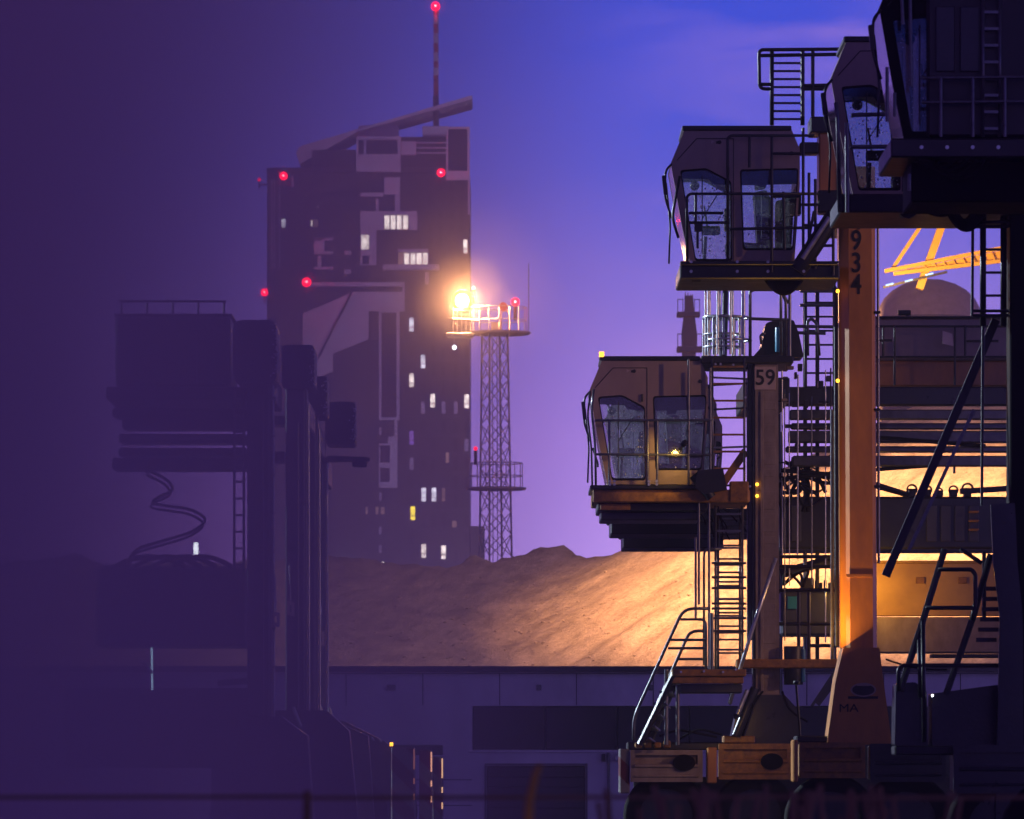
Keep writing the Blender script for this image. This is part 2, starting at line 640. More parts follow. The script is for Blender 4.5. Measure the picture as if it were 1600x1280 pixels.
def build_sand():
    xs = [-34 + i * .3 for i in range(int(96 / .3) + 1)]
    ys = [184 + j * .36 for j in range(int(82 / .36) + 1)]
    verts, faces = [], []
    for y in ys:
        for x in xs:
            verts.append((x, y, max(-0.3, sand_height(x, y))))
    w = len(xs)
    for j in range(len(ys) - 1):
        for i in range(w - 1):
            a = j * w + i
            faces.append((a, a + 1, a + w + 1, a + w))
    m = surf('damp_sand', (0.52, 0.41, 0.33), 0.85, vary=.3, scale=.7, dirt=(.32, .25, .20), dirt_amt=.8, bump=.8, bscale=3.2, stretch=(1, 1, 1), bdist=.16, spec=.1)
    t = m.node_tree
    N, L = t.nodes.new, t.links.new
    bs = t.nodes['Principled BSDF']
    g2 = N("ShaderNodeNewGeometry")
    mp2 = N("ShaderNodeMapping")
    mp2.vector_type = 'TEXTURE'
    mp2.inputs['Rotation'].default_value = (0, math.radians(48), 0)
    mp2.inputs['Scale'].default_value = (.55, 2.5, 4.0)
    L(g2.outputs['Position'], mp2.inputs[0])
    nn = N("ShaderNodeTexNoise")
    nn.inputs['Scale'].default_value, nn.inputs['Detail'].default_value = 1.4, 8
    nn.inputs['Roughness'].default_value = .7
    L(mp2.outputs[0], nn.inputs['Vector'])
    fine = N("ShaderNodeTexNoise")
    fine.inputs['Scale'].default_value, fine.inputs['Detail'].default_value = 6.5, 6
    fine.inputs['Roughness'].default_value = .75
    L(g2.outputs['Position'], fine.inputs['Vector'])
    ad = N("ShaderNodeMath"); ad.operation = 'ADD'
    L(nn.outputs[0], ad.inputs[0]); L(fine.outputs[0], ad.inputs[1])
    rm = N("ShaderNodeMapRange")
    rm.inputs[1].default_value, rm.inputs[2].default_value, rm.inputs[3].default_value, rm.inputs[4].default_value = .7, 1.3, .45, 1.2
    L(ad.outputs[0], rm.inputs[0])
    src = bs.inputs['Base Color'].links[0].from_socket
    vm = N("ShaderNodeVectorMath"); vm.operation = 'SCALE'
    L(src, vm.inputs[0]); L(rm.outputs[0], vm.inputs[3])
    L(vm.outputs[0], bs.inputs['Base Color'])
    bump = [n for n in t.nodes if n.type == 'BUMP'][0]
    L(ad.outputs[0], bump.inputs['Height'])
    return mesh_put('sand_heap', verts, faces, m, None, True, kind='structure')


build_sand()
# rubble lying on the heap: uncountable small stones
bm = bmesh.new()
for _ in range(1800):
    x = random.uniform(-8, 30)
    y = random.uniform(188, 236)
    s = random.choice((.025, .03, .035, .04, .05, .07))
    z = sand_height(x, y)
    r = bmesh.ops.create_icosphere(bm, subdivisions=1, radius=s)
    for v in r['verts']:
        v.co = Vector((x, y, z + s * .3)) + Vector((v.co.x * random.uniform(.7, 1.4), v.co.y, v.co.z * random.uniform(.5, .9)))
bm_put('rubble', bm, surf('rubble_stone', (0.38, 0.30, 0.24), 0.8), None, label='scattered small stones lying on the sand heap', cat='rubble', kind='stuff')

# ---- warehouse behind the lane
WY = 150.0
wh = thing('warehouse', (5, WY, 0), 'long low pale warehouse with a dark window band in front of the sand heap', 'warehouse')
p_tl, p_r = G(-500, 1047, WY), G(2150, 1047, WY)
bm = bmesh.new()
top = p_tl.z
win_band = [(738, 1103), (1640, 1103), (1640, 1172), (738, 1172)]
door_hole = [(760, 1196), (915, 1196), (915, 1288), (760, 1288)]
outer = [Vector((p_tl.x, WY, -.1)), Vector((p_r.x, WY, -.1)), Vector((p_r.x, WY, top)), Vector((p_tl.x, WY, top))]
bm_plate(bm, outer, [ppoly(win_band, WY), ppoly(door_hole, WY)], 0.3)
bm_put('wall', bm, M_CONCRETE, wh)
block(wh, 'roof', (p_tl.x - .1, WY - .12, top + .002), (p_r.x + .1, WY + 24, top + .10), M_DARK, 0.01)
block(wh, 'roof_edge', (p_tl.x - .12, WY - .16, top - .05), (p_r.x + .12, WY - .122, top + .10), M_DARK, 0.005)
for i in range(8):
    x0 = 738 + i * 113
    f = rbox(wh, 'window', (x0 + 1.5, 1104, x0 + 111, 1171), WY + .16, WY + .2, M_WINDOWDARK, .003)
    rbox(f, 'frame', (x0 + 111.2, 1103.5, x0 + 112.8, 1171.5), WY + .08, WY + .24, M_BLACK, .003)
block(wh, 'rear_wall', (p_tl.x, WY + 23.6, -.1), (p_r.x, WY + 23.9, top), M_CONCRETE, 0)
block(wh, 'end_wall', (p_tl.x, WY + .302, -.1), (p_tl.x + .3, WY + 23.598, top), M_CONCRETE, 0)
block(wh, 'end_wall', (p_r.x - .3, WY + .302, -.1), (p_r.x, WY + 23.598, top), M_CONCRETE, 0)
rbox(wh, 'window_sill', (732, 1172.2, 1645, 1176), WY - .06, WY + .3, M_CONCRETE, .01)
d_ = rbox(wh, 'roller_door', (761, 1197, 914, 1288), WY + .2, WY + .26, M_WINDOWDARK, .003)
for i in range(5):
    rbox(d_, 'slat', (761.5, 1199 + i * 16, 913.5, 1213.5 + i * 16), WY + .165, WY + .198, M_WINDOWDARK, .01)
for yj in (1218, 1258):
    rbox(wh, 'joint_strip', (516, yj, 737, yj + 1.2), WY - .018, WY - .002, M_DARK, 0)
for i in range(9):
    x = 540 + i * 120
    rbox(wh, 'joint_strip', (x, 1052, x + 1.4, 1102), WY - .012, WY - .001, M_DARK, 0)
for x, w in ((604, 14), (1010, 10), (838, 8)):
    rbox(wh, 'wall_vent', (x, 1070, x + w, 1079), WY - .05, WY - .001, M_DGALV, .01)
rbox(wh, 'gutter', (515, 1051, 1640, 1053), WY - .12, WY - .013, M_DGALV, .008)
plate(wh, 'door_frame', [(757, 1193), (918, 1193), (918, 1289), (757, 1289)], WY - .03, .028, M_DGALV, [[(760.5, 1196.5), (914.5, 1196.5), (914.5, 1288.5), (760.5, 1288.5)]])
rbox(wh, 'drain_pipe', (949, 1176.5, 953, 1290), WY - .1, WY - .02, M_DGALV, .01)
rbox(wh, 'wall_box', (940, 1178, 946, 1190), WY - .16, WY - .002, M_DARK, .01)
rbox(wh, 'roof_vent', (700, 1042.6, 760, 1044.2), WY + 1, WY + 3, M_DARK, .01)
rbox(wh, 'wall_lamp', (962, 1178, 973, 1190), WY - .25, WY - .01, M_GALV, .03)

# ---- residential tower
TY = 800.0
tw = thing('apartment_tower', G(578, 1190, TY) + Vector((0, 12, -ZC)), 'tall dark apartment tower with pale panels, slanted roof slab and scattered lit windows', 'tower')


def tbox(name, rect, mat, proud=0.0, depth=22.0, parent=None, bev=0.05, **kw):
    return rbox(parent or tw, name, rect, TY - proud, TY - proud + depth, mat, bev, **kw)


tbox('main_block', (417, 270, 734, 1215), M_FACADE, 0, 24)
tbox('left_block', (416, 500, 474, 1215), M_FACADE, .8, .78)
tbox('penthouse', (487, 234, 556, 269.8), M_FACADE, -1, 14)
tbox('penthouse', (626, 214, 700, 269.8), M_FACADE, -1, 14)
r_ = plate(tw, 'roof_slab', [(462, 238), (470, 228), (733, 150), (738, 149), (737, 155), (560, 205), (468, 256)], TY + 1, 13, M_PALE)
for a, b_ in ((655, 181), (690, 172), (706, 167), (727, 160)):
    rbox(r_, 'roof_lamp', (a, b_ + 2, a + 2.4, b_ + 3.6), TY + .6, TY + .95, G_ROOMD, 0)
f = plate(tw, 'pale_frame', [(557, 213), (626, 213), (626, 268), (557, 268)], TY - 1.2, 1.6, M_PALE, [[(572, 218), (621, 218), (621, 241), (572, 241)], [(560, 218), (568, 218), (568, 241), (560, 241)]])
rbox(f, 'pane', (572, 218, 621, 241), TY - .3, TY + .1, M_PANE, 0)
rbox(f, 'pane', (560, 218, 568, 241), TY - .3, TY + .1, M_PANE, 0)
tbox('roof_box', (560, 196, 622, 212.8), M_PALE, -3, 8)
tbox('roof_box', (660, 197, 700, 213.8), M_PALE, -2, 8)
f = plate(tw, 'pale_frame', [(697, 198), (734, 198), (734, 334), (731, 334), (731, 281), (697, 281)], TY - 1.2, 1.6, M_PALE, [[(700, 201), (730, 201), (730, 267), (700, 267)]])
rbox(f, 'pane', (700, 201, 730, 267), TY - .2, TY + .3, M_PANE, 0)
tbox('balcony_wall', (627, 221, 650, 242), M_PALE, .4, .8)
for yy in (222, 230, 238):
    tbox('balcony_rail', (651, yy, 697, yy + 2), M_PALE, .6, .3)
tbox('parapet', (417, 262, 697, 270.2), M_FACADE, .3, 1)
for rect in ((600, 277, 625, 304), (563, 301, 599, 307), (587, 311, 592, 330), (617, 304.3, 625, 330)):
    tbox('pale_panel', rect, M_PALE, .5, .8)
f = plate(tw, 'pale_panel', [(563, 330), (652, 330), (652, 359), (588, 359), (588, 414), (563, 414)], TY - .6, .9, M_PALE,
          [[(600, 336), (639, 336), (639, 359 - .5), (600, 358.5)], [(564, 367), (577, 367), (577, 390), (564, 390)], [(566, 399), (577, 399), (577, 413), (566, 413)]])
for k in range(4):
    rbox(f, 'window', (600.8 + k * 9.7, 337, 608.4 + k * 9.7, 358), TY - .1, TY - .05, G_ROOMW, 0)
rbox(f, 'window', (564.5, 367.5, 576.5, 389.5), TY - .1, TY - .05, G_ROOMW, 0)
rbox(f, 'window', (566.5, 399.5, 576.5, 412.5), TY - .1, TY - .05, M_PANE, 0)
f = tbox('balcony_slab', (598, 413, 686, 421), M_PALE, 2.2, 2.4)
tbox('pale_panel', (621, 389, 669, 394), M_PALE, .5, .8)
for k in range(5):
    w_ = tbox('window', (622 + k * 9.6, 395.5, 629.8 + k * 9.6, 413), G_ROOMW if k not in (0,) else G_ROOMD, .08, .2)
    tbox('mullion', (630 + k * 9.6, 395, 631.2 + k * 9.6, 413), M_PALE, .3, .28, w_, 0)
tbox('pale_panel', (664, 425, 670, 444), M_PALE, .5, .8)
for rect in ((490, 371, 520, 376), (490, 371, 507, 392), (490, 392.3, 520, 397), (496, 400, 502, 416), (490, 416.3, 520, 421), (538, 392, 548, 398), (538, 421, 548, 428), (455, 275, 459, 292)):
    tbox('pale_panel', rect, M_PALE, .4, .7)
f = plate(tw, 'pale_frame', [(480, 441), (632, 441), (632, 480), (629, 480), (629, 447), (480, 447)], TY - 1.6, 1.8, M_PALE)
rbox(f, 'pane', (480, 447.2, 628.8, 456), TY - .2, TY - .02, M_PANE, 0)
plate(tw, 'pale_panel', [(473, 490), (552, 456), (632, 456), (632, 486), (576, 486), (576, 530), (520, 552), (520, 580), (473, 600)], TY - 1.0, 1.2, M_PALE)
bar(tw, 'diagonal_brace', G(549, 458, TY - 1.4), G(497, 560, TY - 1.4), .22, .3, M_FACADE)
tbox('side_block', (578, 487, 591, 532), M_FACADE, 1.4, 1.6)
f = plate(tw, 'pale_frame', [(592, 484), (624, 484), (624, 656), (592, 656)], TY - 1.8, 2.0, M_PALE, [[(596, 488), (619.5, 488), (619.5, 652), (596, 652)]])
for k in range(5):
    rbox(f, 'pane', (596, 488 + k * 32.8, 619.5, 519.6 + k * 32.8), TY - .5, TY - .1, M_PANE, .05)
f = plate(tw, 'pale_panel', [(606, 682), (621, 682), (621, 762), (592, 762), (592, 693), (606, 693)], TY - .8, 1.0, M_PALE,
          [[(594, 696), (609, 696), (609, 723), (594, 723)], [(594, 731), (609, 731), (609, 753), (594, 753)]])
for y0, y1 in ((696, 723), (731, 753)):
    rbox(f, 'pane', (594, y0, 601, y1), TY - .3, TY - .1, M_PANE, 0)
    rbox(f, 'pane', (602, y0, 609, y1), TY - .3, TY - .1, M_PANE, 0)
tbox('pale_panel', (616, 656.3, 621, 682), M_PALE, .6, .8)
for (x0, y0) in ((592, 668), (592, 770), (592, 823), (592, 852)):
    tbox('pale_panel', (x0, y0, x0 + 4, y0 + 12), M_PALE, .3, .5)
    tbox('window', (x0 + 4.3, y0 + 3, x0 + 11, y0 + 10), M_PANE, .06, .1)
for i in range(13):
    tbox('floor_band', (625, 480.5 + i * 29.3 - 6, 734, 482 + i * 29.3 - 6), M_BAND, .035, .03, None, 0)
for i in range(9):
    tbox('floor_band', (419, 281.5 + i * 17, 556, 282.7 + i * 17), M_BAND, .035, .03, None, 0)
# windows of the right-hand face: rows of narrow panes, a few lit
lit = {(643, 507): G_ROOMC, (643, 594): G_ROOMW, (643, 684): G_ROOMP, (645, 802): G_ROOMY, (661, 565): G_ROOMC, (676, 626): G_ROOMW,
       (729, 627): G_ROOMW, (727, 385): G_ROOMW, (699, 715): G_ROOMD, (662, 773): G_ROOMC, (678, 773): G_ROOMC, (693, 773): G_ROOMD,
       (662, 861): G_ROOMW, (693, 863): G_ROOMW, (573, 798): G_ROOMD, (589, 798): G_ROOMD, (598, 798): G_ROOMD, (443, 349): G_ROOMC,
       (487, 349): G_ROOMW, (492, 349): G_ROOMD, (497, 323): G_ROOMD, (598, 881): G_ROOMW, (710, 819): G_ROOMD}
lit_keys = list(lit)
sizes = {(443, 349): (6, 13), (487, 349): (2.4, 9), (492, 349): (9, 12), (497, 323): (3, 3), (598, 881): (4, 6), (573, 798): (3, 11), (589, 798): (5, 11),
         (598, 798): (6, 11), (710, 819): (7, 10), (693, 773): (5, 20), (699, 715): (5, 16), (727, 385): (6, 21)}
for key in lit_keys:
    w_, h_ = sizes.get(key, (7, 21))
    tbox('window', (key[0] - w_ / 2, key[1] - h_ / 2, key[0] + w_ / 2, key[1] + h_ / 2), lit[key], .12, .2, None, 0)
    if h_ > 15:
        tbox('window_bar', (key[0] - w_ / 2, key[1] + h_ * .18, key[0] + w_ / 2, key[1] + h_ * .18 + .9), M_FACADE, .22, .09, None, 0)
for cx_ in (643, 661, 677, 693, 712, 729):
    for r_i in range(16):
        cy_ = 490 + r_i * 29.3 - 0
        if cy_ > 890 or any(abs(k[0] - cx_) < 8 and abs(k[1] - cy_) < 24 for k in lit_keys):
            continue
        if random.random() < .12:
            continue
        tbox('window', (cx_ - 3, cy_ - 9, cx_ + 3, cy_ + 10), M_PANE if random.random() < .8 else M_PALE, .05, .09, None, 0)
for cx_ in (430, 441, 452, 474, 490, 508, 530, 546):
    for r_i in range(9):
        cy_ = 290 + r_i * 17
        if random.random() < .45 or any(abs(k[0] - cx_) < 9 and abs(k[1] - cy_) < 14 for k in lit_keys):
            continue
        tbox('window', (cx_ - 2.5, cy_ - 5, cx_ + 2.5, cy_ + 5), M_PANE, .05, .09, None, 0)
for cx_ in (655, 672, 688, 706, 722):
    for r_i in range(7):
        cy_ = 292 + r_i * 22
        if random.random() < .35 or cy_ > 440 or (cx_ < 690 and 380 < cy_ < 430) or (cx_ < 660 and 325 < cy_ < 365):
            continue
        tbox('window', (cx_ - 3, cy_ - 7, cx_ + 3, cy_ + 7), M_PANE, .05, .09, None, 0)
for x0 in (424, 428, 436):
    tbox('fin', (x0, 280, x0 + 1.2, 420), M_PALE, .3, .35, None, 0)
tbox('annex', (734.3, 822, 757, 1200), M_FACADE, -3, 12)


BLOOM_SPOTS = []  # centres of the bloom spheres added round the red lamps


def red_light(px, py, Y, r_px, parent, mat=G_RED, power=0):
    c = G(px, py, Y)
    bm = bmesh.new()
    bmesh.ops.create_icosphere(bm, subdivisions=2, radius=r_px * Y / F)
    for v in bm.verts:
        v.co += c
    o = bm_put('warning_lamp', bm, mat, parent, True)
    if r_px > 3:
        bm = bmesh.new()
        bmesh.ops.create_icosphere(bm, subdivisions=2, radius=.26 * r_px * Y / F)
        for v in bm.verts:
            v.co += c - Vector((0, .8 * r_px * Y / F, 0))
        bm_put('filament', bm, G_CORE, o, True)
    b_ = rod(parent, 'lamp_bracket', c - Vector((0, 0, r_px * Y / F)), c - Vector((0, 0, r_px * Y / F + 1.0)), .12, M_FACADE)
    if power:
        lamp('warning_light', 'POINT', c - Vector((0, r_px * Y / F * 1.4, 0)), (1, .0, .05), power * 2.2, parent, .2)
        BLOOM_SPOTS.append((c - Vector((0, r_px * Y / F * 1.4, 0)), r_px * Y / F * 2.6, parent))
    return o


mast = thing('roof_mast', G(681, 200, TY - 2), 'slim red and white banded mast on the tower roof', 'mast')
ys_ = [198, 150, 118, 106, 96, 82, 68, 52, 38, 24, 14]
for i in range(len(ys_) - 1):
    rod(mast, 'mast_section', G(681.5, ys_[i], TY + 3), G(681, ys_[i + 1], TY + 3), 0.36 if i else .42, M_FACADE if i == 0 else (M_MASTRED if i % 2 else M_MASTWHITE))
red_light(680.5, 10, TY + 3, 7, mast, G_RED, 160)
for px, py, r_px, mt, pw in ((443, 275, 6.6, G_RED, 140), (405, 281, 2.6, G_REDS, 0), (689, 270, 6.2, G_RED, 120), (479, 441, 7.4, G_RED, 160), (413, 457, 6.2, G_RED, 120)):
    red_light(px, py, TY - 4.5, r_px, tw, mt, pw)
    if px < 417:
        bar(tw, 'lamp_arm', G(px, py + 8, TY - 4.5), G(419, py + 8, TY - .1), .2, .2, M_FACADE)
    else:
        bar(tw, 'lamp_arm', G(px, py + 8 + r_px, TY - 4.5), G(px, py + 8 + r_px, TY - .1), .2, .2, M_FACADE)

# ---- lattice light tower
LY = 400.0
lat = thing('lattice_light_tower', G(775, 1190, LY) + Vector((0, 0, -ZC)), 'slender steel lattice tower with two railed platforms and a glaring floodlight', 'light tower')
RT = math.radians(24)


def corner(k, z_px):
    t = (z_px - 525) / 345.0
    a = (21.5 + 5.5 * t) * LY / F
    c = G(773 + 1.5 * t, z_px, LY)
    an = RT + math.pi / 4 + k * math.pi / 2
    return c + Vector((a * math.cos(an), a * math.sin(an), 0))


levels = [525 + i * 34.5 for i in range(11)] + [900, 940, 985, 1030, 1080, 1130, 1200]
for k in range(4):
    rod(lat, 'leg', corner(k, 522), corner(k, 1206), .075, M_LATT)
for i in range(10):
    for k in range(4):
        a, b_ = levels[i], levels[i + 1]
        k2 = (k + 1) % 4
        rod(lat, 'brace', corner(k, a), corner(k2, b_), .034, M_LATT, 6)
        rod(lat, 'brace', corner(k2, a), corner(k, b_), .034, M_LATT, 6)
for dx in (-.16, .16):
    rod(lat, 'ladder_stile', G(773, 522, LY) + Vector((dx, -.1, 0)), G(775, 1200, LY) + Vector((dx, -.1, 0)), .03, M_LATT, 6)


def round_platform(cx, cy, rpx, rail_px, name, deck=None):
    c = G(cx, cy, LY)
    r = rpx * LY / F
    rail = rail_px * LY / F
    bm = bmesh.new()
    bmesh.ops.create_cone(bm, cap_ends=True, segments=20, radius1=r * .96, radius2=r, depth=.16)
    for v in bm.verts:
        v.co += c
    dk = bm_put('platform', bm, M_LATT, lat)
    n = 16
    rr = r * .86
    pt = [c + Vector((rr * math.cos(2 * math.pi * i / n), rr * math.sin(2 * math.pi * i / n), 0)) for i in range(n)]
    for i in range(n):
        rod(dk, 'baluster', pt[i], pt[i] + Vector((0, 0, rail)), .035, M_LATT, 6)
        for h in (.5, 1.0):
            rod(dk, 'rail', pt[i] + Vector((0, 0, rail * h)), pt[(i + 1) % n] + Vector((0, 0, rail * h)), .035, M_LATT, 6)
    return dk


round_platform(775, 764, 48, 40, 'lower')
round_platform(780, 521, 50, 40, 'upper')
cage = rbox(lat, 'floodlight_platform', (698, 520, 740, 525), LY - 1.1, LY + 1.0, M_LATT, .03)
for px in (708, 714, 721, 728, 735):
    for yy in (-.9, .8):
        rod(cage, 'baluster', G(px, 520, LY) + Vector((0, yy, 0)), G(px, 482 if px < 722 else 500, LY) + Vector((0, yy, 0)), .04, M_LATT, 6)
for py in (500, 486):
    rod(cage, 'rail', G(707, py, LY) + Vector((0, -.9, 0)), G(736 if py == 500 else 722, py, LY) + Vector((0, -.9, 0)), .04, M_LATT, 6)
fl = rbox(lat, 'floodlight_housing', (711, 459, 737, 481), LY - .1, LY + .5, M_DGALV, .06)
disc(fl, 'floodlight_lens', G(723, 469, LY - .12), 17 * LY / F, .02, glow('golden_lens', (1.0, .55, .07), 2.2), 24)
disc(fl, 'arc_tube', G(722, 470, LY - .16), 10.5 * LY / F, .02, G_SODIUM, 24)
lamp('floodlight_beam', 'SPOT', G(723, 469, LY - .5), (1.0, .42, .15), 1.15e5, lat, .5, (0, 100, 3), 165, .35)
rod(lat, 'antenna', G(826, 520, LY), G(826, 412, LY), .03, M_DGALV, 6)
red_light(805, 472, LY - .3, 6.5, lat, G_RED, 60)
red_light(740, 450, LY, 2.2, lat, glow('pale_red_lamp', (1, .4, .4), 12))
red_light(743, 701, LY - 2, 3.0, lat, G_REDS)
bm = bmesh.new(); bmesh.ops.create_icosphere(bm, subdivisions=2, radius=.15)
for v in bm.verts: v.co += G(710, 543, LY)
bm_put('hanging_lamp', bm, G_WHITE, lat, True)
rod(lat, 'lamp_cord', G(710, 540, LY), G(709, 526, LY), .02, M_LATT, 6)
rbox(lat, 'equipment_box', (767, 503, 784, 519), LY - .4, LY + .4, M_LATT, .03)
pipe(lat, 'davit', [G(783, 519, LY), G(783, 486, LY), G(796, 486, LY), G(795, 519, LY)], .06, M_LATT, .3)
disc(lat, 'dish', G(786, 479, LY - .6), .3, .1, M_MASTRED, 16)

# ---- ship mast far behind the row
sm = thing('ship_mast', G(1077, 880, 450) + Vector((0, 0, 0)), 'grey-blue ship mast with two crosstrees behind the numbered carrier', 'ship mast')
plate(sm, 'mast_trunk', [(1070, 462), (1083, 462), (1084, 480), (1089, 520), (1087, 560), (1092, 900), (1062, 900), (1066, 560), (1065, 520), (1070, 480)], 450, .9, M_SHIP)
for x0, y0, x1, y1 in ((1058, 487, 1094, 494), (1058, 541, 1098, 549)):
    c_ = rbox(sm, 'crosstree', (x0, y0, x1, y1), 449.4, 451.2, M_SHIP, .03)
    for x in (x0 + 1, x0 + 9, x1 - 9, x1 - 1):
        rod(c_, 'stanchion', G(x, y0, 449.6), G(x, y0 - 20, 449.6), .035, M_SHIP, 6)
    rod(c_, 'rail', G(x0 + 1, y0 - 19, 449.6), G(x0 + 9, y0 - 19, 449.6), .035, M_SHIP, 6)
    rod(c_, 'rail', G(x1 - 9, y0 - 19, 449.6), G(x1 - 1, y0 - 19, 449.6), .035, M_SHIP, 6)
for x in (1071, 1075, 1079, 1082):
    rod(sm, 'whip_antenna', G(x, 463, 450), G(x, 456 + (x % 3) * 2, 450), .04, M_SHIP, 6)
rbox(sm, 'deckhouse', (1040, 900, 1120, 1180), 449, 456, M_SHIP, .1)

# ---- lit yellow crane far to the right
CY_ = 300.0
cr = thing('dock_crane', G(1470, 1190, CY_ + 4) + Vector((0, 0, -ZC)), 'lit yellow crane boom with slanting stays beyond the orange post', 'crane')
for (a, b_) in (((1382, 424), (1640, 373)), ((1396, 428), (1640, 399))):
    bar(cr, 'boom_chord', G(*a, CY_), G(*b_, CY_), .22, .2, M_YELLOW)
    bar(cr, 'boom_chord', G(*a, CY_ + 1.3), G(*b_, CY_ + 1.3), .22, .2, M_YELLOW)
bm = bmesh.new()
bm_plate(bm, ppoly([(1404, 423.5), (1640, 376.5), (1640, 395.5), (1404, 423.9)], CY_ + .2), [], .05)
bm_put('boom_web', bm, M_YELLOW, cr)
for i in range(16):
    x = 1412 + i * 15
    yt = 424 - (x - 1382) * 51 / 258
    yb = 428 - (x - 1396) * 29 / 244
    bar(cr, 'boom_brace', G(x, yt, CY_ - .05), G(x + 8, yb, CY_ - .05), .07, .07, M_YELLOW)
bar(cr, 'stay', G(1392, 424, CY_ + .5), G(1462, 318, CY_ + .5), .18, .2, M_YELLOW)
bar(cr, 'stay', G(1436, 452, CY_ + .5), G(1484, 318, CY_ + .5), .55, .4, M_YELLOW)
rbox(cr, 'tower', (1640, 300, 1700, 1240), CY_ + 1.6, CY_ + 5, M_DARK, .1)
for a, b_ in ((1384, 446), (1414, 440), (1446, 430)):
    bar(cr, 'lamp_tube', G(a, b_, CY_ - .3), G(a + 12, b_ - 3, CY_ - .3), .07, .07, G_TUBE)
bar(cr, 'lamp_rail', G(1380, 449, CY_ - .1), G(1480, 425, CY_ - .1), .12, .12, M_DARK)
lamp('crane_work_light', 'SPOT', G(1420, 460, CY_ - 9), (1, .55, .12), 9000, cr, .3, G(1450, 400, CY_), 110, .8)

dm = thing('storage_dome', G(1452, 1190, 345) + Vector((0, 0, -ZC)), 'greyish domed storage roof under the yellow crane boom', 'dome')
dv, df = [], []
dc = G(1452, 520, 345)
dc.z = 0
RT_, HT_ = 82 * 345 / F, G(0, 436, 345).z
for a in range(7):
    t = a / 6 * math.pi / 2
    for b in range(28):
        ph = 2 * math.pi * b / 28
        dv.append(dc + Vector((RT_ * math.cos(t) * math.cos(ph), RT_ * math.cos(t) * math.sin(ph), HT_ - RT_ * .75 + RT_ * .75 * math.sin(t))))
for a in range(6):
    for b in range(28):
        df.append((a * 28 + b, a * 28 + (b + 1) % 28, (a + 1) * 28 + (b + 1) % 28, (a + 1) * 28 + b))
mesh_put('dome_roof', dv, df, surf('dome_sheet', (.42, .34, .38), .5), dm, True)
rod(dm, 'dome_wall', dc, dc + Vector((0, 0, HT_ - RT_ * .75)), RT_ * .995, M_SHIP, 28)

# ================================================================ STRADDLE CARRIERS
YA, YB, YC_, YD = 100.0, 91.5, 80.5, 72.0


